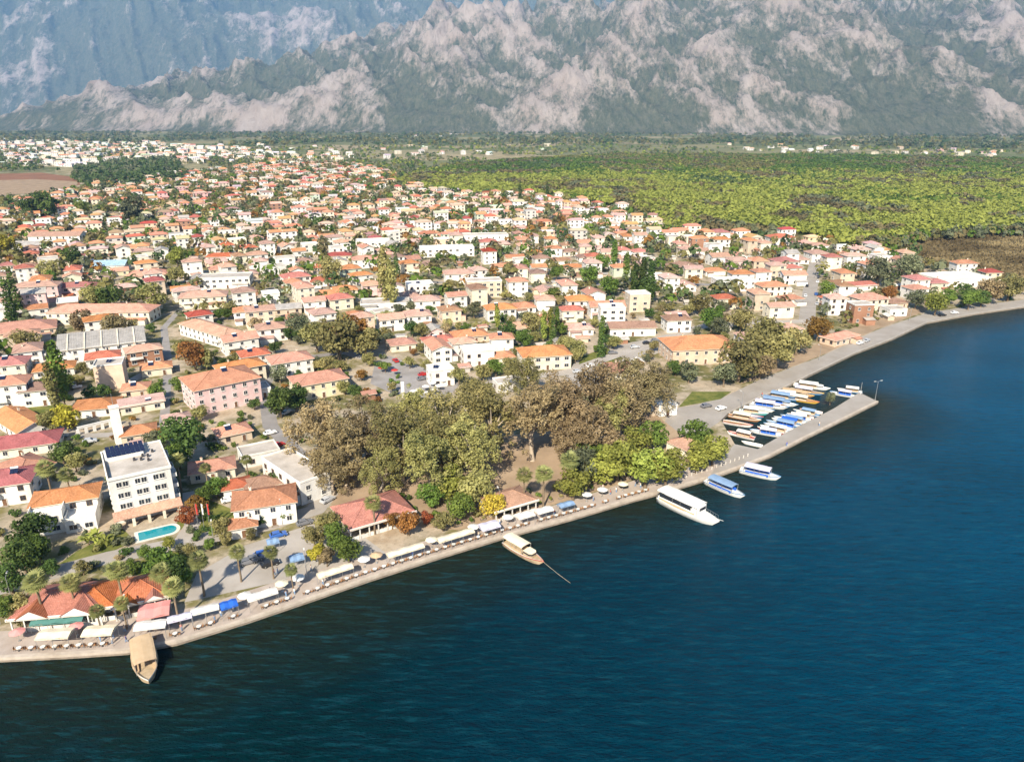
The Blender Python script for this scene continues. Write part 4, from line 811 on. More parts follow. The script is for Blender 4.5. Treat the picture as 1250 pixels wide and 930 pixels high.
def boat(px, py, ang, L, B, hm, stripe, deck, top, label, canopy=(.12, .68), ch=2.0, cabin=None, fb=.75, group=None, name='boat', cat='boat', cap=None, sofa=True):
    x, y = G(px, py, .6); o = thing(name, label, cat, (x, y, .05), R(ang), group)
    hb, dk = hull_mesh(L, B, fb, hm, deck); h_ = ob('hull', hb.mesh('hull', [hm, stripe], True), o); ob('deck', dk.mesh('deck', [deck, cap or stripe]), o)
    if canopy:
        a_, b_ = canopy; x0, x1 = -L / 2 + L * a_, -L / 2 + L * b_; mb = MB(); n = 6
        prof = [(-1, -.02), (-.82, .10), (-.4, .2), (0, .24), (.4, .2), (.82, .10), (1, -.02)]
        zb = fb + ch
        def bw(xx): t_ = (xx + L / 2) / L; return B / 2 * .93 * (1 - max(0, (t_ - .55) / .45) ** 2 * .8) * (.9 + .1 * min(1, t_ / .2))
        xs_ = [x0 + (x1 - x0) * i / 5 for i in range(6)]
        for i in range(5):
            for j in range(6):
                q = [(xs_[i], prof[j][0] * bw(xs_[i]), zb + prof[j][1]), (xs_[i + 1], prof[j][0] * bw(xs_[i + 1]), zb + prof[j][1]), (xs_[i + 1], prof[j + 1][0] * bw(xs_[i + 1]), zb + prof[j + 1][1]), (xs_[i], prof[j + 1][0] * bw(xs_[i]), zb + prof[j + 1][1])]
                mb.face(q); mb.face([(a, b, c - .07) for a, b, c in q][::-1])
        for i in range(5):
            for s_ in (-1, 1): mb.box(((xs_[i] + xs_[i + 1]) / 2, s_ * bw((xs_[i] + xs_[i + 1]) / 2) * .98, zb - .10), (xs_[i + 1] - xs_[i] + .02, .06, .2))
        ob('canopy', mb.mesh('canopy', top), o)
        for i in (0, 2, 3, 5):
            for s_ in (-1, 1): ob('post', MB().cyl((xs_[i], s_ * bw(xs_[i]) * .92, fb - .3), (xs_[i], s_ * bw(xs_[i]) * .94, zb), .05, n=6).mesh('post', METAL), o)
        if sofa:
            for s_ in (-1, 1): mb = MB(); mb.box(((x0 + x1) / 2, s_ * B * .33, fb - .02), ((x1 - x0) * .9, B * .14, .5)); mb.box(((x0 + x1) / 2, s_ * B * .40, fb + .38), ((x1 - x0) * .9, .12, .4)); ob('bench', mb.mesh('bench', CL['blue' if stripe in (HULLB,) else 'tan']), o)
    if cabin:
        a_, b_, hh_ = cabin; x0, x1 = -L / 2 + L * a_, -L / 2 + L * b_; w = B * .62; mb = MB()
        pts_ = [(x0, -w / 2), (x1 - .6, -w / 2), (x1, -w * .28), (x1, w * .28), (x1 - .6, w / 2), (x0, w / 2)]
        mb.prism(pts_, fb - .3, fb + hh_); c_ = ob('cabin', mb.mesh('cabin', hm), o); mb = MB(); mb.prism([(a * 1.02, b * 1.12) for a, b in pts_], fb + hh_, fb + hh_ + .1); ob('cabin_roof', mb.mesh('cabin_roof', top), c_)
        mb = MB(); mb.prism([(a * 1.002, b * 1.02) for a, b in pts_], fb + hh_ * .45, fb + hh_ * .82); ob('window', mb.mesh('window', GLASS), c_)
    return o, x, y
# large white tour boat: long roof over a glazed saloon, raked wheelhouse, bowsprit
ax, ay = G(808, 608, .9); bx, by = G(876, 640, .9); TL = math.hypot(bx - ax, by - ay) + .8; tang = math.degrees(math.atan2(by - ay, bx - ax)); mpx, mpy = PX((ax + bx) / 2, (ay + by) / 2, .6)
o, x, y = boat(mpx, mpy, tang, TL, 5.2, HULLW, HULLW, HULLW, HULLW, 'large white tour boat with long white roof moored stern-on near the pier root', canopy=(.02, .70), ch=2.7, fb=1.5, name='tour_boat', cap=HULLW); mark('the white tour boat', x, y)
mb = MB(); mb.prism([(-TL * .47, -2.0), (TL * .12, -2.1), (TL * .12, 2.1), (-TL * .47, 2.0)], 1.2, 2.5); sb = ob('saloon', mb.mesh('saloon', HULLW), o)
for s_ in (-1, 1):
    mb = MB(); mb.box((-TL * .17, s_ * 2.08, 3.0), (TL * .54, .08, .95)); ob('window', mb.mesh('window', GLASS), sb)
mb = MB(); mb.prism([(TL * .12, -2.0), (TL * .22, -1.5), (TL * .22, 1.5), (TL * .12, 2.0)], 1.2, 4.1); wh = ob('wheelhouse', mb.mesh('wheelhouse', HULLW), o)
mb = MB(); mb.box((TL * .222, 0, 3.3), (.06, 2.6, .8)); ob('window', mb.mesh('window', GLASS), wh)
ob('bowsprit', MB().cyl((TL * .46, 0, 2.3), (TL * .56, 0, 2.6), .08, .05, n=6).mesh('bowsprit', HULLW), o)
mb = MB()
for s_ in (-1, 1): mb.cyl((TL * .2, s_ * 1.9, 2.7), (TL * .46, s_ * .5, 3.2), .03, n=5)
for q in np.linspace(.2, .46, 6):
    for s_ in (-1, 1): b_ = 1.9 - (q - .2) / .26 * 1.4; mb.cyl((TL * q, s_ * b_, 1.6), (TL * q, s_ * b_, 2.7 + (q - .2) * 1.9), .025, n=5)
ob('bow_rail', mb.mesh('bow_rail', METAL), o)
# wooden boat under a tan canopy, bow towards the open lake
ax, ay = G(174, 790, .9); bx, by = G(182, 833, .9)
o, x, y = boat(178, 812, math.degrees(math.atan2(by - ay, bx - ax)), math.hypot(bx - ax, by - ay) + 1, 4.5, PALEWOOD, HULLW, PALEWOOD, CL['tan'], 'broad wooden boat covered by a tan canopy, bow out from the quay corner', canopy=(.02, .72), ch=2.1, fb=1.2, name='tour_boat', cap=PALEWOOD); mark('the tan-canopied boat', x, y)
# small wooden boat on a long mooring line
ax, ay = G(618, 662, .8); bx, by = G(662, 688, .8)
o, x, y = boat(640, 675, math.degrees(math.atan2(by - ay, bx - ax)), math.hypot(bx - ax, by - ay) + .6, 3.4, PALEWOOD, HULLR, PALEWOOD, CL['cream'], 'small wooden boat with cream canopy and red stripe held by a long rope', canopy=(.04, .55), cabin=(.55, .75, 1.1), fb=1.0, cap=HULLW, name='tour_boat'); mark('the roped boat', x, y)
sx0, sy0 = G(662, 686, 1.2); sx1, sy1 = G(699, 713, .0)
tag(ob('mooring_rope', MB().cyl((sx0, sy0, 1.5), ((sx0 + sx1) / 2, (sy0 + sy1) / 2, .55), .022, n=5).cyl(((sx0 + sx1) / 2, (sy0 + sy1) / 2, .55), (sx1, sy1, -.1), .022, n=5).mesh('mooring_rope', CL['cream'])), 'long pale mooring rope running from the small wooden boat into the water', 'rope')
for px, py, dx, lab, L in ((885, 597, (862, 586, 908, 606), 'white tour boat with blue benches moored between large tour boat and pier', 11), (928, 579, (903, 573, 951, 584), 'white tour boat with blue benches moored against the outer pier wall', 11)):
    ax, ay = G(dx[0], dx[1], .8); bx, by = G(dx[2], dx[3], .8)
    o, x, y = boat(px, py, math.degrees(math.atan2(by - ay, bx - ax)), math.hypot(bx - ax, by - ay) + .4, 3.6, HULLW, HULLB, HULLW, CL['grey blue'] if px < 900 else CL['pale lilac'], lab, canopy=(.12, .74), ch=1.9, fb=1.0, name='tour_boat', cap=HULLW)
# the boats of the little harbour
BL = [(897, 515, 9, HULLW, HULLR, WOOD, None, 'white rowing skiff with red stripe nearest the lime green trees'), (905, 508, 10, HULLO, HULLW, WOOD, CL['cream'], 'orange boat with cream canopy at the promenade side of harbour'), (916, 501, 9, TEAL, HULLW, HULLW, CL['white'], 'teal boat with white canopy in the promenade-side row'),
      (926, 497, 8, HULLW, HULLB, HULLW, None, 'open white boat with blue stripe between teal and lilac-topped boats'), (934, 493, 12, HULLW, HULLB, HULLW, CL['pale lilac'], 'white boat with lilac canopy in the promenade-side row'), (945, 489, 13, HULLW, HULLB, HULLW, CL['grey blue'], 'white boat with grey-blue canopy in the promenade-side row'),
      (953, 483, 12, HULLB, HULLW, WOOD, CL['grey blue'], 'dark blue boat with grey-blue canopy before the orange one'), (967, 479, 12, HULLO, HULLY, WOOD, CL['tan'], 'orange boat with tan canopy beside the yellow one'), (975, 486, 11, HULLY, HULLR, WOOD, CL['cream'], 'yellow boat with cream canopy in the middle of harbour'), (987, 470, 12, HULLW, HULLW, HULLW, CL['white'], 'largest white boat with white cabin roof at the harbour mouth'),
      (892, 531, 6, HULLW, HULLW, HULLW, None, 'tiny white dinghy at the inner corner of the harbour'), (905, 534, 8, HULLW, HULLR, HULLR, CL['white'], 'white boat with red deck in the inner harbour corner'), (918, 544, 6, HULLW, HULLW, HULLW, None, 'tiny white dinghy tied at the pier root'), (934, 531, 9, HULLW, HULLB, HULLW, CL['pale lilac'], 'white boat with lilac canopy tied to the pier'), (946, 527, 9, HULLB, HULLW, HULLW, CL['white'], 'blue boat with white canopy tied to the pier'),
      (955, 521, 10, HULLW, HULLB, HULLB, CL['grey blue'], 'white boat with grey-blue canopy tied to the pier'), (965, 516, 10, HULLB, HULLW, HULLW, CL['grey blue'], 'blue boat with grey-blue canopy tied to the pier'), (977, 511, 8, HULLR, HULLW, HULLW, CL['cream'], 'red boat with cream canopy tied to the pier'), (990, 504, 7, HULLW, HULLR, HULLW, None, 'open white boat with red stripe tied to the pier'), (1028, 484, 8, HULLW, HULLB, HULLW, CL['pale lilac'], 'white boat with lilac canopy beyond the small pier tree'), (1037, 480, 8, HULLB, HULLW, HULLW, CL['white'], 'blue boat with white canopy nearest the pier tip'),
      (940, 491, 11, HULLB, HULLW, WOOD, None, 'open dark blue boat between lilac and grey-blue topped boats'), (960, 481, 11, HULLW, HULLB, HULLB, CL['white'], 'white boat with white canopy between dark blue and orange boats'), (910, 505, 9, HULLB, HULLR, HULLW, None, 'open dark blue boat between the orange and teal boats'), (981, 476, 11, HULLB, HULLY, WOOD, CL['pale lilac'], 'dark blue boat with lilac canopy beside the largest white boat'),
      (950, 524, 9, HULLW, HULLB, HULLW, None, 'open white boat tied to the pier between two blue ones'), (960, 518, 9, HULLW, HULLW, HULLB, CL['blue'], 'white boat with bright blue canopy tied to the pier'), (971, 513, 9, HULLW, HULLB, HULLW, CL['white'], 'white boat with white canopy tied beside the red boat'), (984, 507, 8, HULLB, HULLW, HULLB, CL['grey blue'], 'small blue boat tied to the pier past the red boat'), (941, 528, 8, HULLR, HULLW, WOOD, None, 'open red boat tied between lilac-topped and blue boats')]
for i, (px, py, L, hm, stp, dk, top, lab) in enumerate(BL):
    row = i < 10 or 21 <= i < 25
    ang = (-24 if row else 150) + random.uniform(-7, 7)
    boat(px + (4 if row else 0), py + (2 if row else -3), ang, L * 1.12, L * .27 + .3, hm, stp, dk, top, lab, canopy=(.15, .66) if top else None, ch=1.5, fb=.7 if L > 7 else .45, group='boats in the little harbour', cabin=(.62, .8, .8) if L > 11 else None, cap=HULLW)
mark('the little harbour', *G(935, 510)); mark('the pier tip', *G(1060, 485))

# ================================================================== FURNITURE OF THE QUAY
def awning(px, py, L, D_, colr, label, ang=None, h=2.7):
    x, y = at(px, py, h)
    if ang is None:
        i = min(range(len(MAINSHORE) - 7), key=lambda k: (MAINSHORE[k][0] - x) ** 2 + (MAINSHORE[k][1] - y) ** 2); i = max(0, min(i, 12)); a, b = MAINSHORE[max(0, i - 1)], MAINSHORE[i + 1]; ang = math.degrees(math.atan2(b[1] - a[1], b[0] - a[0]))
    o = thing('awning', label, 'awning', (x, y, LZ), R(ang), 'fabric awnings along the quay'); mb = MB(); n = max(2, int(L / 2.6))
    for k in range(n):                        # one shallow vault per bay
        x0, x1 = -L / 2 + L * k / n, -L / 2 + L * (k + 1) / n; xm = (x0 + x1) / 2
        for a, b, za, zb in ((x0, xm, 0, .32), (xm, x1, .32, 0)):
            for y0, y1, z0, z1 in ((-D_ / 2, 0, 0, .35), (0, D_ / 2, .35, 0)):
                q = [(a, y0, h + za * (y0 == 0 or 1) * .5 + z0), (b, y0, h + zb * .5 + z0), (b, y1, h + zb * .5 + z1), (a, y1, h + za * .5 + z1)]; mb.face(q); mb.face([(u, v, w - .03) for u, v, w in q][::-1])
    for s_ in (-1, 1): mb.box((0, s_ * D_ / 2, h - .12), (L, .04, .26)); mb.box((s_ * L / 2, 0, h - .12), (.04, D_ - .05, .26))
    ob('canvas', mb.mesh('canvas', CL[colr]), o)
    for k in range(n + 1):
        for s_ in (-1, 1): ob('post', MB().cyl((-L / 2 + .1 + (L - .2) * k / n, s_ * (D_ / 2 - .1), 0), (-L / 2 + .1 + (L - .2) * k / n, s_ * (D_ / 2 - .1), h), .05, n=6).mesh('post', METAL), o)
    return o, x, y, ang, L, D_
AW = [(67, 775, 6.2, 4, 'cream', 'pale yellow awning at the left end of the quay below the twin-gabled restaurant'), (121, 771, 5.8, 4, 'cream', 'cream awning between the pale yellow awning and the tan-canopied boat'), (184, 764, 6, 3.4, 'white', 'white awning directly behind the tan-canopied boat'), (219, 755, 4.6, 2.6, 'pale lilac', 'short lilac awning between the two white awnings near the left quay'),
      (250, 745, 5.4, 2.8, 'white', 'white awning beside the bright blue awning'), (279, 739, 3.4, 3.4, 'blue', 'bright blue awning, the only strongly coloured one on the quay'), (320, 727, 6.2, 3, 'white', 'white awning standing alone on the open grey plaza edge'), (409, 698, 8, 2.8, 'cream', 'long cream awning left of the shore restaurant'), (495, 673, 9, 2.8, 'cream', 'long cream awning in front of the shore restaurant'), (556, 655, 9.6, 2.8, 'cream', 'longest cream awning before the lilac square awning'),
      (597, 643, 5, 4.4, 'pale lilac', 'squarish lilac awning close to the small roped boat'), (641, 630, 4.6, 3.6, 'white', 'white awning just beyond the small roped boat'), (664, 624, 4.6, 3.2, 'white', 'white awning beside the grey-blue awning'), (691, 617, 4.4, 2.8, 'grey blue', 'grey-blue awning at the end of the awning row')]
AWO = [awning(a[0], a[1] - 2, a[2], a[3] * .78, a[4], a[5], None, 2.9) for a in AW]
awning(188, 744, 6, 5, 'pink', 'faded pink awning in front of the tiled pavilion', 20, 3.0)[0]; 
awning(70, 757, 10, 1.8, 'teal', 'teal awning in front of the twin-gabled restaurant', 8, 2.3)[0]; awning(3, 742, 6, 4, 'teal', 'teal awning at the left picture edge among dark trees', 8, 2.6)[0]
awning(333, 660, 2.8, 2.6, 'grey blue', 'small grey-blue awning at the parked cars on the plaza', 25, 2.3)[0]; awning(362, 680, 3.2, 2.8, 'grey blue', 'small grey-blue awning beside the yellow roadside tree', 25, 2.3)[0]; awning(706, 524, 6, 3, 'pink', 'pink awning deep under the eucalyptus trees', 25, 2.4)
mark('the blue awning', AWO[5][1], AWO[5][2])
# tables with two chairs each in a row between the awnings and the edge
def table_mesh(): return MB().cyl((0, 0, 0), (0, 0, .04), .26, n=8, m=1).cyl((0, 0, 0), (0, 0, .7), .05, n=6, m=1), MB().cyl((0, 0, .7), (0, 0, .745), .48, n=12)
m1_, m2_ = table_mesh(); TB1 = m1_.mesh('pedestal', DMETAL); TB2 = m2_.mesh('tabletop', CL['white'])
mb = MB(); mb.box((0, 0, .45), (.44, .44, .05)); CS = mb.mesh('seat', WOOD); mb = MB(); mb.box((0, .21, .72), (.44, .04, .46)); CB = mb.mesh('backrest', WOOD)
mb = MB()
for u in (-1, 1):
    for v in (-1, 1): mb.box((u * .18, v * .18, .215), (.04, .04, .43))
CLG = mb.mesh('frame', DMETAL)
LINE = offset([(-260, 100), (-150, 112)] + MAINSHORE[:13], 1.9)
def along(pts, step, s0=0, s1=1e9):
    d = 0; nxt = s0
    for i in range(len(pts) - 1):
        a, b = pts[i], pts[i + 1]; L = math.hypot(b[0] - a[0], b[1] - a[1])
        while nxt <= d + L and nxt < s1:
            f = (nxt - d) / L; yield a[0] + (b[0] - a[0]) * f, a[1] + (b[1] - a[1]) * f, math.atan2(b[1] - a[1], b[0] - a[0]); nxt += step
        d += L
nt_ = 0
for x, y, a_ in along(LINE, 2.25):
    px, py = PX(x, y)
    if px < 12 or px > 800 or random.random() < .16 or 150 < px < 168: continue
    if 290 < px < 302: continue
    o = thing('cafe_table', 'round cafe table with white top in the row along the quay edge', 'table', (x, y, LZ + .004), a_, 'cafe tables along the quay edge'); ob('pedestal', TB1, o); ob('tabletop', TB2, o); nt_ += 1
    for s_ in (-1, 1):
        c = thing('cafe_chair', 'wooden cafe chair drawn up to a round table on the quay edge', 'chair', (x + s_ * .75 * math.cos(a_ + random.uniform(-.4, .4)), y + s_ * .75 * math.sin(a_), LZ + .004), a_ - s_ * math.pi / 2 + random.uniform(-.3, .3), 'cafe chairs along the quay edge'); ob('seat', CS, c); ob('backrest', CB, c); ob('frame', CLG, c)
# low planters with shrubs along the park side of the promenade
PL = [G(*p) for p in [(560, 642), (640, 622), (720, 598), (775, 580)]]
for i, (x, y, a_) in enumerate(along(PL, 3.4)):
    o = thing('planter', 'low pale stone planter in the row on the park side of the promenade', 'planter', (x, y, LZ), a_, 'stone planters along the promenade'); mb = MB(); mb.box((0, 0, .25), (1.5, .8, .5)); ob('trough', mb.mesh('trough', STONE), o); mb = MB(); mb.box((0, 0, .51), (1.3, .6, .05)); ob('soil', mb.mesh('soil', DIRT), o)
    s_ = tree('shrub', x, y, random.uniform(.8, 1.3), random.choice(('green', 'olive', 'lime green')), .7, 'small round shrub growing in a stone planter on the promenade', occ=0, z=LZ + .5); s_['group'] = 'shrubs in the promenade planters'
PL2 = [G(*p) for p in [(825, 586), (868, 573), (915, 556)]]
BOL = MB().cyl((0, 0, 0), (0, 0, .7), .16, .13, n=8).cyl((0, 0, .7), (0, 0, .82), .2, .2, n=8).mesh('post', worn('bollard_stone', (.62, .58, .52)))
for x, y, a_ in along(PL2, 2.0):
    tag(ob('bollard', BOL, None, (x, y, LZ)), 'short pale stone bollard in the row at the root of the pier', 'bollard', 'bollards at the pier root')
# gangplank to the tan-canopied boat
(x, y), (x2, y2) = G(163, 781, 1.2), G(172, 795, 1.3); L = math.hypot(x2 - x, y2 - y); o = thing('gangplank', 'narrow wooden gangplank from quay to the tan-canopied boat', 'gangplank', (x, y, LZ + .2), math.atan2(y2 - y, x2 - x)); mb = MB(); mb.box((L / 2, 0, .05), (L + 1, .7, .1)); ob('plank', mb.mesh('plank', PALEWOOD), o)
# lamps
def lamp(px, py, h, label, arms=1, ang=0, grp='street lamps'):
    x, y = G(px, py); o = thing('street_lamp', label, 'street lamp', (x, y, LZ), R(ang), grp); mb = MB(); mb.cyl((0, 0, -.1), (0, 0, .7), .16, .13, n=8); mb.cyl((0, 0, .7), (0, 0, h), .09, .06, n=8); ob('pole', mb.mesh('pole', METAL), o)
    for s_ in ((1, -1) if arms == 2 else (1,)):
        ob('arm', MB().cyl((0, 0, h - .1), (s_ * 1.3, 0, h + .2), .05, n=6).mesh('arm', METAL), o); mb = MB(); mb.box((s_ * 1.5, 0, h + .2), (.8, .3, .14)); ob('lamp_head', mb.mesh('lamp_head', FRAME), o)
lamp(1068, 489, 7.5, 'double-armed street lamp standing at the outer tip of the pier', 2, 20)
for px, py, w_ in ((15, 735, 'among dark trees at the left end'), (157, 765, 'between palms behind the white awning'), (375, 705, 'beside the long cream awning'), (610, 625, 'by the pink-roofed cafe'), (800, 575, 'at the promenade end near the tour boat'), (905, 500, 'beside the harbour on the shore road'), (1000, 440, 'on the bend of the shore road'), (1110, 392, 'far along the shore road'), (262, 668, 'on the street behind the palms'), (345, 640, 'at the street beside parked cars')): lamp(px, py, 6.5, 'slim grey street lamp ' + w_, 1, 110)
x, y = G(1050, 482); o = thing('flagpole', 'slim white flagpole standing on the pier near its tip', 'flagpole', (x, y, LZ)); ob('pole', MB().cyl((0, 0, 0), (0, 0, 5), .06, .03, n=6).mesh('pole', FRAME), o)
for i, (px, lab) in enumerate(((243, 'flagpole with red flag nearest the pool'), (250, 'flagpole with white flag between two red ones'), (257, 'flagpole with red flag nearest the street'))):
    x, y = G(px, 648); o = thing('flagpole', lab, 'flagpole', (x, y, LZ), 0, 'flagpoles by the pool'); ob('pole', MB().cyl((0, 0, 0), (0, 0, 8), .07, .04, n=6).mesh('pole', METAL), o); mb = MB()
    for k in range(4):
        z0 = 7.8 - k * .75; mb.face([(.05, .03 * (k % 2), z0), (.42, .22 * (1 - k % 2) - .1, z0 - .25), (.38, .22 * (k % 2) - .1, z0 - 1.0), (.05, .03 * (1 - k % 2), z0 - .75)])
    ob('flag', mb.mesh('flag', CL['white' if i == 1 else 'red']), o)
PM = MB()
for k in range(8): a_, b_ = k * math.pi / 4, (k + 1) * math.pi / 4; PM.face([(1.5 * math.cos(a_), 1.5 * math.sin(a_), 2.2), (1.5 * math.cos(b_), 1.5 * math.sin(b_), 2.2), (0, 0, 2.75)]); PM.face([(1.5 * math.cos(b_), 1.5 * math.sin(b_), 2.17), (1.5 * math.cos(a_), 1.5 * math.sin(a_), 2.17), (0, 0, 2.70)])
PCM = PM.mesh('canopy', CL['white']); PPM = MB().cyl((0, 0, 0), (0, 0, 2.7), .04, n=6).cyl((0, 0, 0), (0, 0, .1), .3, n=8).mesh('pole', METAL)
def parasol(px, py, colr, label, group):
    x, y = G(px, py); o = thing('parasol', label, 'parasol', (x, y, LZ + .01), random.uniform(0, 1), group); ob('pole', PPM, o); setmat(ob('canopy', PCM, o), CL[colr]); OCC.append((x, y, 1.5))
for px, py in [(528, 474), (536, 477), (520, 478), (512, 482), (530, 482), (540, 471), (505, 484), (522, 486)]: parasol(px, py, 'white', 'white parasol of the cafe on the near side of the town square', 'white parasols on the town square')
for px, py in [(466, 455), (474, 451), (482, 458)]: parasol(px, py, 'red', 'red parasol of the cafe on the far side of the town square', 'red parasols on the town square')
for px, py, c_ in [(24, 782, 'pink'), (95, 775, 'pink'), (300, 737, 'white'), (345, 722, 'cream'), (365, 715, 'white'), (445, 692, 'white'), (460, 687, 'tan'), (527, 668, 'cream'), (716, 612, 'white'), (735, 606, 'white'), (760, 599, 'cream'), (578, 652, 'white'), (620, 640, 'white')]: parasol(px, py, c_, f'{c_} parasol standing alone on the promenade ' + ('at the left end of the quay' if px < 50 else 'between the two cream awnings' if px < 120 else 'past the blue awning' if px < 310 else f'among the tables, the {("first", "second", "third", "fourth", "fifth", "sixth", "seventh", "eighth", "ninth", "tenth")[[345, 365, 445, 460, 527, 578, 620, 716, 735, 760].index(px)]} along'), 'single parasols on the promenade')
# ================================================================== CARS
CARP = {n: NT('car_paint_' + n.replace(' ', '_')).base(c).rough(.3).spec(.5).mat for n, c in dict(white=(.75, .75, .74), silver=(.45, .46, .48), black=(.02, .02, .022), red=(.42, .03, .025), blue=(.04, .12, .4), grey=(.16, .16, .17)).items()}
TYRE = plain('tyre', (.02, .02, .02), .9); LENS = plain('headlamp_glass', (.7, .7, .68), .15)
def car_body():
    mb = MB(); prof = [(-2.1, .35), (-2.1, .85), (-1.75, .92), (-1.35, 1.42), (.25, 1.45), (.95, .95), (1.95, .82), (2.1, .6), (2.1, .35)]; n = len(prof)
    for s_ in (-1, 1): mb.v += [(x, s_ * (.86 if z < 1 else .70), z) for x, z in prof]
    mb.f.append(tuple(range(n))); mb.m.append(0); mb.f.append(tuple(range(2 * n - 1, n - 1, -1))); mb.m.append(0)
    for i in range(n): j = (i + 1) % n; mb.f.append((j, i, n + i, n + j)); mb.m.append(0)
    return mb
CB_ = car_body(); mbw = MB()
for s_ in (-1, 1): mbw.face([(-1.55, s_ * .83, 1.0), (.75, s_ * .83, 1.0), (.22, s_ * .725, 1.38), (-1.3, s_ * .725, 1.38)][::-s_])
mbw.face([(.93, -.68, 1.02), (.93, .68, 1.02), (.31, .62, 1.42), (.31, -.62, 1.42)]); mbw.face([(-1.74, .68, 1.0), (-1.74, -.68, 1.0), (-1.40, -.62, 1.40), (-1.40, .62, 1.40)])
CBM = CB_.mesh('body', CARP['white']); CWM = mbw.mesh('glazing', GLASS); WHM = MB().cyl((0, -.1, 0), (0, .1, 0), .32, n=12, m=0).cyl((0, -.11, 0), (0, .11, 0), .17, n=8, m=1).mesh('wheel', [TYRE, METAL]); HLM = MB().box((0, 0, 0), (.08, .36, .16)).mesh('headlight', LENS)
CARN = 0
def car(px, py, ang, colr, world=None):
    x, y = world or G(px, py); o = thing('parked_car', None, 'car', (x, y, LZ + .07), R(ang), 'cars parked about the town'); b = ob('body', CBM, o); setmat(b, CARP[colr]); ob('glazing', CWM, o)
    for u in (-1.3, 1.3):
        for v in (-.8, .8): ob('wheel', WHM, o, (u, v, .32))
    for v in (-.6, .6): ob('headlight', HLM, o, (2.07, v, .68))
    queue(o, f'{colr} parked car', x, y)
cc = ['white'] * 4 + ['silver'] * 3 + ['grey'] * 3 + ['black'] * 2 + ['red', 'blue']
for px, py, ang in [(303, 688, 30), (312, 684, 30), (321, 679, 28), (330, 690, 30), (340, 655, 28), (372, 640, 28), (1050, 420, 40), (1058, 417, 40), (985, 350, 68), (983, 362, 68), (997, 372, 68), (996, 360, 68), (998, 345, 68), (705, 455, 20), (722, 448, 20), (735, 452, 18), (748, 432, 15), (775, 425, 12), (790, 420, 12), (800, 417, 12),
                    (62, 538, 25), (75, 534, 25), (110, 540, 25), (215, 470, 80), (206, 455, 85), (86, 470, 30), (93, 474, 30), (20, 600, 30), (30, 610, 30), (330, 530, 40), (340, 545, 50), (350, 505, 70), (290, 600, 40), (280, 612, 30), (400, 612, 55), (880, 500, 35), (862, 497, 30), (1165, 383, 15), (1150, 386, 15)]: car(px, py, ang + random.uniform(-5, 5), random.choice(cc))
for k in range(26):
    px, py = random.uniform(450, 580), random.uniform(438, 486)
    if inpoly((px, py), [(456, 466), (462, 446), (475, 438), (518, 454), (556, 468), (546, 480), (502, 487)]):
        w = G(px, py)
        if free(w[0], w[1], 2.2): car(0, 0, random.choice((30, 120)) + random.uniform(-4, 4), random.choice(cc), w); OCC.append((w[0], w[1], 1.6))
mark('the town square', *G(510, 462)); mark('the car park', *G(760, 438)); mark('the shore road bend', *G(1030, 420))
# white monument pillar on the square
x, y = G(492, 487); o = thing('monument', 'slim white monument pillar on the square behind the eucalyptus trees', 'monument', (x, y, LZ), R(20)); mb = MB(); mb.box((0, 0, .4), (2.6, 2.6, .8)); ob('plinth', mb.mesh('plinth', STONE), o); mb = MB(); mb.box((0, 0, 3.6), (1.1, .8, 5.6)); mb.box((0, 0, 6.5), (1.3, 1., .2)); ob('pillar', mb.mesh('pillar', WALL['white']), o)
# ================================================================== PEOPLE
def person_mesh(ph):
    mb = MB(); sg = 8
    def tube(pts):
        rings = []
        for (x, y, z, rx, ry) in pts:
            b = len(mb.v); mb.v += [(x + rx * math.cos(2 * math.pi * k / sg), y + ry * math.sin(2 * math.pi * k / sg), z) for k in range(sg)]; rings.append(b)
        for a, b in zip(rings, rings[1:]):
            for k in range(sg): mb.f.append((a + k, a + (k + 1) % sg, b + (k + 1) % sg, b + k)); mb.m.append(0)
        mb.f.append(tuple(rings[-1] + k for k in range(sg))); mb.m.append(0)
    s = .22 * ph
    for q in (-1, 1): tube([(q * s * .9 + .06, q * .09, 0, .10, .05), (q * s * .8, q * .09, .08, .055, .05), (q * s * .4, q * .09, .48, .065, .065), (q * .02, q * .09, .92, .10, .09)])
    tube([(0, 0, .86, .12, .17), (0, 0, 1.05, .11, .15), (0, 0, 1.35, .13, .20), (0, 0, 1.46, .10, .19), (0, 0, 1.51, .055, .06), (.01, 0, 1.58, .06, .06), (.02, 0, 1.62, .09, .075), (.01, 0, 1.70, .10, .085), (0, 0, 1.78, .07, .06), (0, 0, 1.80, .02, .02)])
    for q in (-1, 1): tube([(0, q * .21, 1.44, .05, .05), (-q * s * .3, q * .25, 1.15, .042, .042), (-q * s * .6 + .04, q * .25, .88, .032, .032), (-q * s * .6 + .05, q * .25, .76, .03, .02)])
    return mb.mesh('body', plain('skin', (.45, .27, .19), .6), True)
def shirt_mesh():
    mb = MB(); sg = 8; rings = []
    for z, rx, ry in ((.88, .14, .19), (1.1, .135, .175), (1.36, .15, .22), (1.48, .11, .20)):
        rings.append(len(mb.v)); mb.v += [(rx * math.cos(2 * math.pi * k / sg), ry * math.sin(2 * math.pi * k / sg), z) for k in range(sg)]
    for a, b in zip(rings, rings[1:]):
        for k in range(sg): mb.f.append((a + k, a + (k + 1) % sg, b + (k + 1) % sg, b + k)); mb.m.append(0)
    return mb.mesh('shirt', CL['white'], True)
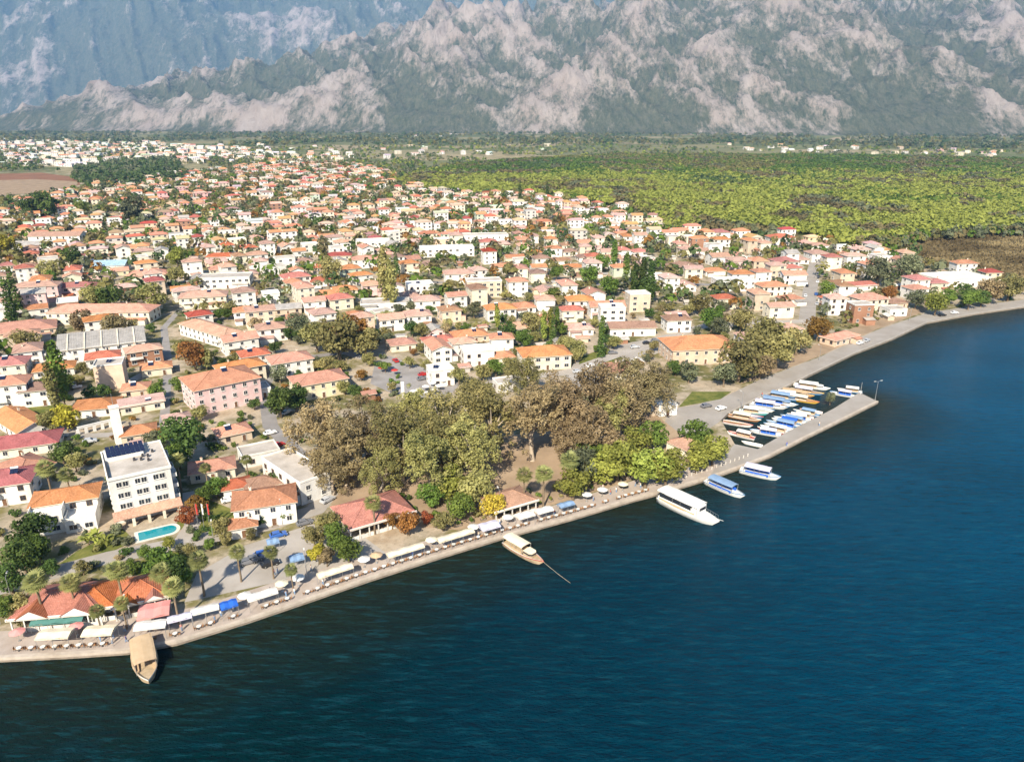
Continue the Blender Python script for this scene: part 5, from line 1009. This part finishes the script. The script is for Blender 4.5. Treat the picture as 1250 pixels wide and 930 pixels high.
def trouser_mesh(ph):
    mb = MB(); sg = 7; s = .22 * ph
    for q in (-1, 1):
        rings = []
        for x, z, r_ in ((q * s * .8, .1, .08), (q * s * .4, .48, .088), (q * .02, .94, .125)):
            rings.append(len(mb.v)); mb.v += [(x + r_ * math.cos(2 * math.pi * k / sg), q * .09 + r_ * math.sin(2 * math.pi * k / sg), z) for k in range(sg)]
        for a, b in zip(rings, rings[1:]):
            for k in range(sg): mb.f.append((a + k, a + (k + 1) % sg, b + (k + 1) % sg, b + k)); mb.m.append(0)
    return mb.mesh('trousers', CL['grey blue'], True)
mb = MB(); mb.cyl((0, 0, 1.70), (-.01, 0, 1.79), .108, .09, n=9).cyl((-.01, 0, 1.79), (-.01, 0, 1.83), .09, .04, n=9)
PB, PS, PT, PHR = person_mesh(1), shirt_mesh(), trouser_mesh(1), mb.mesh('hair', plain('hair', (.03, .02, .015), .8))
for px, py, colr, lab in [(335, 702, 'pink', 'person in pink top walking on the open grey plaza'), (339, 700, 'grey blue', 'person in grey-blue top beside the one in pink'), (380, 697, 'white', 'person in white top walking left of the long cream awning'), (455, 682, 'red', 'person in red top walking before the shore restaurant'), (610, 640, 'white', 'person in white top walking near the lilac square awning'), (745, 604, 'red', 'person in red top on the empty promenade beyond the awnings'), (752, 601, 'white', 'person in white top on the empty promenade beyond the awnings'), (850, 570, 'pink', 'person in pink top standing at the bollards by the pier'), (868, 567, 'cream', 'person in cream top standing at the bollards by the pier'), (960, 545, 'blue', 'person in blue top walking out along the pier'), (1000, 520, 'white', 'person in white top far out along the pier'), (930, 490 - 6, 'red', 'person in red top on the shore road above the harbour'), (270, 752, 'white', 'person in white top beside the bright blue awning'), (140, 752, 'tan', 'person in tan top before the small pavilion')]:
    x, y = G(px, py); o = thing('person', lab, 'person', (x, y, LZ + .01), random.uniform(0, 6.28), 'people on the quay'); b = ob('body', PB, o); s_ = ob('shirt', PS, o); setmat(s_, CL[colr]); ob('trousers', PT, o); ob('hair', PHR, o)

for k in range(34):
    px = random.uniform(30, 800); py = np.interp(px, [q[0] for q in SHORE_PX[:12]], [q[1] for q in SHORE_PX[:12]]) - random.uniform(7, 24)
    if k > 25: px, py = random.uniform(800, 900), 0; py = 600 - (px - 800) * .3 - random.uniform(6, 22)
    x, y = G(px, py); colr = random.choice(('white', 'red', 'grey blue', 'tan', 'pink', 'cream', 'blue')); o = thing('person', None, 'person', (x, y, LZ + .01), random.uniform(0, 6.28), 'people on the quay'); ob('body', PB, o); s_ = ob('shirt', PS, o); setmat(s_, CL[colr]); ob('trousers', PT, o); ob('hair', PHR, o); queue(o, f'person in {colr} top on the promenade', x, y)

# ================================================================== THE REST OF THE TOWN
TOWN = [G(*p) for p in [(-120, 560), (-120, 245), (0, 250), (60, 240), (100, 230), (215, 214), (300, 205), (420, 200), (478, 210), (480, 226), (560, 238), (640, 238), (735, 252), (798, 264), (820, 288), (880, 288), (985, 292), (1035, 303), (1090, 308), (1130, 325), (1215, 345), (1200, 362), (1128, 372), (1065, 392), (1000, 400), (955, 430), (890, 450), (840, 455), (812, 470), (700, 450), (640, 450), (590, 470), (480, 490), (400, 490), (340, 540), (320, 560), (300, 615), (230, 590), (60, 560)]]
BLOCK = [[G(*p) for p in q] for q in ([(446, 470), (454, 440), (472, 430), (525, 445), (570, 465), (555, 485), (500, 492)], [(690, 462), (702, 440), (760, 420), (812, 410), (822, 424), (780, 440), (740, 470), (700, 478)], [(705, 438), (740, 422), (765, 438), (735, 448)], [(-120, 236), (-120, 212), (95, 215), (96, 234), (10, 240)], [(95, 222), (90, 208), (215, 196), (218, 212)], [(25, 497), (62, 484), (95, 500), (70, 522), (55, 545)], [(50, 508), (155, 505), (165, 548), (112, 582), (35, 585)], [(0, 575), (400, 560), (420, 640), (0, 700)], [(200, 540), (260, 500), (330, 500), (330, 560), (250, 600)])]
cand = []
ca, sa = math.cos(R(28)), math.sin(R(28))
for i in range(-82, 130):
    for j in range(-72, 132):
        u = i * 14.2 + random.uniform(-2.6, 2.6); v = j * 13.2 + random.uniform(-2.4, 2.4) + (6 if j % 2 else 0); x, y = u * ca - v * sa, u * sa + v * ca
        if y < 120 or not inpoly((x, y), TOWN) or any(inpoly((x, y), b) for b in BLOCK): continue
        px, py = PX(x, y)
        if px < -30 or px > 1280: continue
        cand.append((math.hypot(x, y), x, y, px, py))
cand.sort()
WALLS = ['white'] * 15 + ['cream'] * 7 + ['peach'] * 2 + ['pale yellow'] + ['beige'] * 2 + ['pink', 'pale green', 'grey', 'brick']
RFS = [('orange', 'hip')] * 7 + [('faded pink', 'hip')] * 7 + [('red', 'hip')] * 3 + [('orange', 'gable')] * 3 + [('brown', 'hip')] * 3 + [('faded pink', 'gable')] * 2 + [('dark red', 'hip'), ('concrete', 'flat'), ('concrete', 'flat'), ('white', 'flat'), ('white', 'flat'), ('grey', 'gable')]
n_house = sum(1 for h in HOUSES if h[0].name.split('.')[0] == 'house'); n_tree = sum(1 for t_ in TREES if t_.name.startswith('broadleaf_tree'))
farh = []; fart = []                         # what is left for the two merged masses
def greenish(px, py):                        # gardens are leafier to the right of the middle
    g = .20 + .34 * max(0, 1 - math.hypot((px - 790) / 190, (py - 365) / 55)) + .18 * max(0, 1 - math.hypot((px - 640) / 90, (py - 330) / 40)) + .2 * max(0, 1 - math.hypot((px - 220) / 130, (py - 255) / 25)) + .25 * max(0, 1 - math.hypot((px - 500) / 60, (py - 232) / 14)); return g
HOUSE_MAX, TREE_MAX = 300, 300; n_shed = 0; n_shrub = 0
for dist, x, y, px, py in cand:
    if any(linedist((x, y), s) < w / 2 + 5.5 for s, w in zip(STREETS, STW)): continue
    g = greenish(px, py); q = random.random()
    ang = 30 - 22 * min(1, max(0, (px - 350) / 350)) + random.uniform(-6, 6) + random.choice((0, 0, 90))
    w, d = random.uniform(8.5, 14.5), random.uniform(7.5, 10.5); st = random.choice((1, 1, 2, 2, 2, 3)) if dist > 300 else random.choice((1, 1, 2))
    wl = random.choice(WALLS); rf_, rk = random.choice(RFS)
    if q > g and free(x, y, .34 * math.hypot(w, d)):
        if n_house < HOUSE_MAX and px > -8 and px < 1258:
            house(x, y, ang, w, d, st, wl, rf_, rk, 2 if dist < 380 else 1); n_house += 1
        else: farh.append((x, y, ang, w, d, st, wl, rf_, rk)); OCC.append((x, y, .36 * math.hypot(w, d)))
    if random.random() < .5:
        sx2, sy2 = x + random.uniform(-9, 9), y + random.uniform(-9, 9)
        if free(sx2, sy2, 2.2):
            a_ = (sx2, sy2, ang, random.uniform(3.2, 5.5), random.uniform(2.6, 3.6)); rf2 = random.choice(('grey', 'concrete', 'brown', 'faded pink', 'orange', 'white')); wl2 = random.choice(('white', 'beige', 'cream', 'grey', 'brick'))
            if n_shed < 140 and -8 < px < 1258: house(*a_, 1, wl2, rf2, random.choice(('shed', 'gable')), 0, name='shed', cat='shed', h=2.4); n_shed += 1
            else: farh.append((*a_, 1, wl2, rf2, 'gable'))
    # a tree or two in the yard
    for k in range(2 if q > g else 4):
        tx, ty = x + random.uniform(-8.5, 8.5), y + random.uniform(-8.5, 8.5); r_ = (random.uniform(1.5, 3.4) if q > g else random.uniform(2.2, 4.2)) * (1 + .25 * min(1, dist / 900))
        if not free(tx, ty, r_ * .55) or any(linedist((tx, ty), s) < w_ / 2 + 1 for s, w_ in zip(STREETS, STW)): continue
        hue = random.choice(['dark green'] * 3 + ['green'] * 3 + ['olive'] * 7 + ['grey green'] * 4 + ['khaki brown'] * 2 + ['rust brown'])
        if n_tree < TREE_MAX and -15 < px < 1265: tree('broadleaf_tree', tx, ty, r_ * 2.15, hue, r_, occ=.5); n_tree += 1
        else: fart.append((tx, ty, r_, hue)); OCC.append((tx, ty, r_ * .5))
# merged houses: walls, dark windows and roofs of everything too far to count
WC = {k: m for k, m in zip(('white', 'cream', 'peach', 'pale yellow', 'beige', 'pink', 'pale green', 'grey', 'brick'), ((.76, .73, .68), (.72, .64, .5), (.70, .5, .37), (.72, .61, .36), (.58, .49, .39), (.70, .44, .42), (.54, .6, .47), (.5, .47, .44), (.38, .22, .15)))}
RC = {'orange': (.53, .25, .14), 'faded pink': (.55, .36, .28), 'red': (.46, .14, .09), 'brown': (.36, .22, .15), 'dark red': (.34, .08, .06), 'concrete': (.5, .46, .41), 'white': (.72, .7, .66), 'grey': (.42, .4, .38)}
fv = []; ff = []; fc = []
def addf(pts, c):
    b = len(fv); fv.extend(pts); ff.append(tuple(range(b, b + len(pts)))); fc.append((*c, 1))
def far_house(x, y, ang, w, d, st, wl, rf_, rk):
    a = R(ang); c_, s_ = math.cos(a), math.sin(a); T = lambda u, v, z: (x + u * c_ - v * s_, y + u * s_ + v * c_, LZ + z); h = st * 3 + .2; W2, D2 = w / 2, d / 2; jit = random.uniform(.85, 1.08); wc = tuple(min(.82, q * jit) for q in WC[wl]); rc = tuple(q * random.uniform(.8, 1.15) for q in RC[rf_])
    p = [(-W2, -D2), (W2, -D2), (W2, D2), (-W2, D2)]
    for i in range(4):
        q, r_ = p[i], p[(i + 1) % 4]; addf([T(*q, -.2), T(*r_, -.2), T(*r_, h), T(*q, h)], wc)
        n = max(1, int(math.dist(q, r_) / 4)); nx_, ny_ = ((0, -1), (1, 0), (0, 1), (-1, 0))[i]
        for s2 in range(st):
            for k in range(n):
                f0, f1 = (k + .32) / n, (k + .68) / n; u0, v0, u1, v1 = q[0] + (r_[0] - q[0]) * f0 + nx_ * .04, q[1] + (r_[1] - q[1]) * f0 + ny_ * .04, q[0] + (r_[0] - q[0]) * f1 + nx_ * .04, q[1] + (r_[1] - q[1]) * f1 + ny_ * .04
                addf([T(u0, v0, s2 * 3 + .9), T(u1, v1, s2 * 3 + .9), T(u1, v1, s2 * 3 + 2.3), T(u0, v0, s2 * 3 + 2.3)], (.05, .05, .06))
    if rk == 'flat': addf([T(*q, h) for q in p], rc); return
    o_ = .5; p = [(-W2 - o_, -D2 - o_), (W2 + o_, -D2 - o_), (W2 + o_, D2 + o_), (-W2 - o_, D2 + o_)]; rg = h + (D2 + o_) * .36; e = h - .05; k = 0 if rk == 'gable' else min(D2, W2) * .95
    A_, B_ = (-W2 - o_ + k, 0), (W2 + o_ - k, 0)
    addf([T(*p[0], e), T(*p[1], e), T(*B_, rg), T(*A_, rg)], rc); addf([T(*p[2], e), T(*p[3], e), T(*A_, rg), T(*B_, rg)], rc)
    addf([T(*p[1], e), T(*p[2], e), T(*B_, rg)], rc if k else wc); addf([T(*p[3], e), T(*p[0], e), T(*A_, rg)], rc if k else wc); addf([T(*q, e - .02) for q in p[::-1]], wc)
for a in farh: far_house(*a)
# the villages of the plain
for poly, n, pal in (([(-40, 204), (-40, 172), (60, 168), (200, 176), (330, 184), (330, 200), (225, 200), (200, 192), (90, 204)], 760, 0), ([(420, 199), (300, 203), (330, 186), (440, 190)], 50, 0), ([(300, 178), (700, 178), (640, 192), (420, 196)], 26, 0), ([(880, 176), (1250, 186), (1250, 193), (900, 186)], 34, 0), ([(470, 172), (600, 165), (420, 165)], 12, 0)):
    for k in range(n):
        for _ in range(60):
            px, py = random.uniform(min(q[0] for q in poly), max(q[0] for q in poly)), random.uniform(min(q[1] for q in poly), max(q[1] for q in poly))
            if inpoly((px, py), poly): break
        x, y = G(px, py)
        if free(x, y, 8): far_house(x, y, random.uniform(-20, 40), random.uniform(11, 20), random.uniform(9, 13), random.choice((1, 2, 2, 3)), random.choice(['white'] * 6 + ['cream'] * 2 + ['beige']), random.choice(['white', 'faded pink', 'faded pink', 'orange', 'concrete']), random.choice(('hip', 'flat', 'gable'))); OCC.append((x, y, 8))
me = bpy.data.meshes.new('distant_houses'); me.from_pydata(fv, [], ff); me.materials.append(FARHOUSE); a = me.attributes.new('col', 'FLOAT_COLOR', 'FACE'); a.data.foreach_set('color', np.array(fc, np.float32).ravel())
tag(ob('distant_houses', me), 'pale houses of the far town and plain villages, too small to count', 'houses', kind='stuff')

# merged leaf masses
LC = {'dark green': ((.05,.085,.03),(.15,.205,.07)), 'green': ((0.058, 0.109, 0.017), (0.189, 0.275, 0.043)), 'olive': ((.12,.115,.04),(.32,.29,.10)), 'lime green': ((.22,.25,.05),(.42,.445,.095)), 'grey green': ((0.094, 0.109, 0.058), (0.246, 0.261, 0.145)), 'khaki brown': ((0.109, 0.090, 0.041), (0.290, 0.239, 0.109)), 'rust brown': ((0.160, 0.080, 0.022), (0.406, 0.217, 0.058)), 'yellow': ((0.290, 0.246, 0.029), (0.609, 0.522, 0.072))}
def mass(name, x, y, r, hgt, c0, c1, K, seed, label, cat):
    """one mesh of leaf sprays: crowns of radius r and height hgt at x, y with tints between c0 and c1 (arrays n x 3)"""
    g = np.random.default_rng(seed); n = len(x); N = n * K; i = np.repeat(np.arange(n), K)
    d = g.normal(size=(N, 3)); d[:, 2] = np.abs(d[:, 2]) * 1.1 - .35; d /= np.linalg.norm(d, axis=1)[:, None]
    lump = 1 + .22 * np.sin(d[:, 0] * 4.1 + i * 1.7) * np.cos(d[:, 1] * 3.7 + i * .9)
    p = np.stack([x[i], y[i], LZ + hgt[i] * .55], 1) + d * (r[i] * lump * g.uniform(.72, 1.05, N))[:, None] * np.stack([np.ones(N), np.ones(N), hgt[i] * .45 / r[i]], 1)
    nr = d + np.array([0, 0, .35]) + g.normal(size=(N, 3)) * .32; nr /= np.linalg.norm(nr, axis=1)[:, None]; u = np.cross(nr, g.normal(size=(N, 3))); u /= np.linalg.norm(u, axis=1)[:, None]; v = np.cross(nr, u)
    s = (r[i] * 2.1 / math.sqrt(K) * g.uniform(.6, 1.3, N))[:, None]
    V = np.stack([p - u * s, p - v * s * .8, p + u * s, p + v * s * .8], 1).reshape(-1, 3); tt_ = (np.repeat(g.uniform(0, .6, n), K) + g.uniform(0, .35, N))[:, None]
    col = np.concatenate([c0[i] * (1 - tt_) + c1[i] * tt_, np.ones((N, 1))], 1)
    o_ = ob(name, np_mesh(name, V, 4, [FARLEAF], col, 'col', True)); return tag(o_, label, cat, kind='stuff')
# forest
bb = np.array(FOREST); gx, gy = np.meshgrid(np.arange(bb[:, 0].min(), bb[:, 0].max(), 5.8), np.arange(bb[:, 1].min(), bb[:, 1].max(), 5.8)); gx = gx.ravel() + rng.uniform(-3, 3, gx.size); gy = gy.ravel() + rng.uniform(-3, 3, gy.size)
k = inpoly_np(gx, gy, FOREST) & (gx / gy < .80); k &= fbm(gx / 60 + 5, gy / 60, 3) < .73; gx, gy = gx[k], gy[k]
nz = fbm(gx / 170, gy / 230, 3); nz2 = fbm(gx / 45 + 40, gy / 60, 3); nz3 = rng.uniform(0, 1, gx.size)
c0 = np.empty((gx.size, 3)); c1 = np.empty_like(c0)
for q in range(gx.size):
    v_ = nz[q] * .6 + nz2[q] * .3 + nz3[q] * .25; far_ = gy[q] > 900 + 500 * nz[q] + 330 * nz3[q]
    hue = 'green' if v_ < .40 else 'lime green' if v_ < .74 else 'olive'
    if far_: hue = 'dark green' if v_ < .40 else 'green' if v_ < .62 else 'olive' if v_ < .8 else 'lime green'
    if nz2[q] > .66: hue = 'khaki brown' if nz3[q] > .4 else 'grey green'
    c0[q], c1[q] = LC[hue]
rr_ = rng.uniform(3.0, 4.8, gx.size) * (.85 + .45 * nz2)
mass('forest', gx, gy, rr_, rr_ * rng.uniform(1.4, 1.9, gx.size), c0, c1, 34, 5, 'dense green wood between the town and the plain', 'forest')
# scattered trees of town and plain
X_ = [a[0] for a in fart]; Y_ = [a[1] for a in fart]; R_ = [a[2] for a in fart]; HU = [a[3] for a in fart]
for poly, n, r0, r1, hs in (([(90, 221), (92, 207), (140, 200), (215, 194), (222, 208), (230, 222), (120, 232), (98, 228)], 420, 4, 6.5, ['dark green', 'grey green', 'dark green']), ([(-60, 212), (-60, 166), (330, 180), (330, 204), (100, 210)], 1500, 3, 5.5, ['dark green', 'olive', 'grey green', 'green']),
                            ([(220, 205), (330, 180), (700, 176), (900, 176), (1250, 186), (1300, 196), (750, 191), (560, 203), (480, 224), (420, 201), (300, 206)], 2600, 2.6, 5, ['dark green', 'olive', 'grey green', 'green', 'lime green', 'grey green']), ([(-200, 161), (300, 163), (700, 164), (1300, 168), (1300, 185), (880, 177), (300, 179), (-200, 170)], 6500, 5, 9, ['dark green', 'olive', 'grey green', 'grey green']),
                            ([(-100, 252), (0, 252), (60, 238), (100, 232), (110, 250), (30, 262), (-100, 266)], 150, 2.5, 4.5, ['dark green', 'green', 'olive']), ([(1040, 303), (1090, 296), (1180, 284), (1240, 283), (1250, 290), (1130, 296), (1080, 312)], 120, 2.5, 4.5, ['olive', 'green', 'grey green', 'khaki brown']), ([(1100, 315), (1130, 325), (1250, 345), (1250, 360), (1150, 345), (1080, 330)], 70, 1.5, 3.2, ['olive', 'khaki brown', 'grey green'])):
    for k in range(n):
        for _ in range(60):
            px, py = random.uniform(min(q[0] for q in poly), max(q[0] for q in poly)), random.uniform(min(q[1] for q in poly), max(q[1] for q in poly))
            if inpoly((px, py), poly): break
        x, y = G(px, py)
        if y > 900 and n != 420 and fbm(np.array([x / 140]), np.array([y / 260]), 3)[0] < .44: continue
        if y < 900 and not free(x, y, 1.5): continue
        X_.append(x); Y_.append(y); R_.append(random.uniform(r0, r1)); HU.append(random.choice(hs))
R_ = np.array(R_); mass('distant_trees', np.array(X_), np.array(Y_), R_, R_ * rng.uniform(1.7, 2.6, R_.size), np.array([LC[h][0] for h in HU]), np.array([LC[h][1] for h in HU]), 30, 6, 'small trees scattered through the far town and plain', 'trees')
# reeds of the marsh
bb = np.array(MARSH); n = 16000; gx = rng.uniform(bb[:, 0].min(), bb[:, 0].max(), n); gy = rng.uniform(bb[:, 1].min(), bb[:, 1].max(), n); k = inpoly_np(gx, gy, MARSH); gx, gy = gx[k], gy[k]; n = gx.size
nz = fbm(gx / 40, gy / 25, 3); hgt = rng.uniform(.8, 1.8, n) * (.6 + nz); w_ = rng.uniform(.5, 1.2, n); an = rng.uniform(0, 6.28, n); dx, dy = np.cos(an) * w_, np.sin(an) * w_; tx, ty = rng.normal(0, .4, n), rng.normal(0, .4, n)
V = np.stack([np.stack([gx - dx, gy - dy, np.full(n, LZ + .1)], 1), np.stack([gx + dx, gy + dy, np.full(n, LZ + .1)], 1), np.stack([gx + dx * .8 + tx, gy + dy * .8 + ty, LZ + hgt], 1), np.stack([gx - dx * .8 + tx, gy - dy * .8 + ty, LZ + hgt], 1)], 1).reshape(-1, 3)
mixv = np.clip((nz - .3) / .4 + rng.normal(0, .15, n), 0, 1)[:, None]; col = np.concatenate([np.array([.13, .095, .045]) * (1 - mixv) + np.array([.34, .265, .135]) * mixv, np.ones((n, 1))], 1)
tag(ob('reeds', np_mesh('reeds', V, 4, [FARLEAF], col, 'col', True)), 'brown reeds covering the marsh behind the far shore', 'reeds', kind='stuff')
# scrub along the shore road and in the park, one shrub each
for poly, n in (([(905, 470), (960, 438), (1060, 394), (1130, 374), (1130, 370), (1060, 388), (985, 412), (900, 455)], 60), ([(400, 625), (480, 645), (560, 640), (640, 615), (700, 592), (690, 580), (560, 610), (470, 600)], 50), ([(60, 690), (160, 655), (240, 660), (300, 650), (310, 640), (230, 648), (150, 665)], 22), ([(20, 760), (40, 700), (140, 680), (240, 660), (230, 735), (150, 748)], 40), ([(1100, 368), (1200, 360), (1240, 356), (1240, 368), (1130, 380)], 26)):
    for k in range(n):
        for _ in range(60):
            px, py = random.uniform(min(q[0] for q in poly), max(q[0] for q in poly)), random.uniform(min(q[1] for q in poly), max(q[1] for q in poly))
            if inpoly((px, py), poly): break
        x, y = G(px, py)
        if free(x, y, .8): tree('shrub', x, y, random.uniform(1.2, 2.6), random.choice(('olive', 'green', 'grey green', 'dark green', 'khaki brown')), random.uniform(1, 1.9), occ=.5)

for k in range(1500):
    px, py = random.uniform(-5, 700), random.uniform(395, 690)
    if not inpoly((px, py), [(-5, 395), (640, 395), (700, 450), (600, 470), (400, 500), (360, 560), (390, 640), (200, 700), (-5, 740)]): continue
    x, y = G(px, py)
    if n_shrub > 170: break
    if free(x, y, 1.0) and not any(linedist((x, y), s_) < w_ / 2 + .6 for s_, w_ in zip(STREETS, STW)) and not inpoly((px, py), [(225, 735), (240, 700), (300, 665), (380, 640), (440, 652), (470, 674), (330, 712)]):
        tree('shrub', x, y, random.uniform(1.3, 2.8), random.choice(('olive', 'green', 'grey green', 'dark green', 'green', 'rust brown')), random.uniform(1, 2.1), occ=.6); n_shrub += 1

# ================================================================== LABELS that single things out
ORD = ['nearest', 'second nearest', 'third nearest', 'fourth nearest', 'fifth nearest', 'sixth nearest', 'seventh nearest', 'eighth nearest', 'ninth nearest', 'tenth nearest', 'eleventh nearest', 'twelfth nearest', 'thirteenth nearest', 'fourteenth nearest', 'fifteenth nearest', 'sixteenth nearest', 'seventeenth nearest', 'eighteenth nearest', 'nineteenth nearest', 'twentieth nearest']
grp = {}
for o, look, x, y in LABELQ:
    ds = sorted((math.hypot(x - mx_, y - my_), ph, mx_, my_) for ph, mx_, my_ in MARKS)
    d0, ph, mx_, my_ = ds[0]; px, py = PX(x, y); qx, qy = PX(mx_, my_); dx_, dy_ = px - qx, (py - qy) * 2.2
    rel = ('right of' if dx_ > 0 else 'left of') if abs(dx_) > abs(dy_) else ('in front of' if dy_ > 0 else 'behind')
    grp.setdefault((look, rel, ph), []).append((d0, o))
for (look, rel, ph), L_ in grp.items():
    L_.sort(key=lambda q: q[0])
    for i, (d0, o) in enumerate(L_):
        o['label'] = f'{look} {rel} {ph}' + ('' if len(L_) == 1 else f', {ORD[min(i, 19)]} ')
        if o.name.startswith('house'): o['group'] = 'houses of the lakeside town'

# ================================================================== AIR
mb = MB(); ztop = float(Z.max()) + 60; mb.box((0, 13000, (ztop - 4.2) / 2), (62400, 40400, ztop + 4.2)); 
t = bpy.data.materials.new('haze_air'); t.use_nodes = True; t.node_tree.nodes.clear(); ou = t.node_tree.nodes.new('ShaderNodeOutputMaterial'); pv = t.node_tree.nodes.new('ShaderNodeVolumePrincipled')
pv.inputs['Color'].default_value = (.19, .48, 1, 1); pv.inputs['Density'].default_value = HAZE; pv.inputs['Anisotropy'].default_value = .0; t.node_tree.links.new(pv.outputs[0], ou.inputs['Volume'])
tag(ob('haze', mb.mesh('haze', t)), kind='stuff')
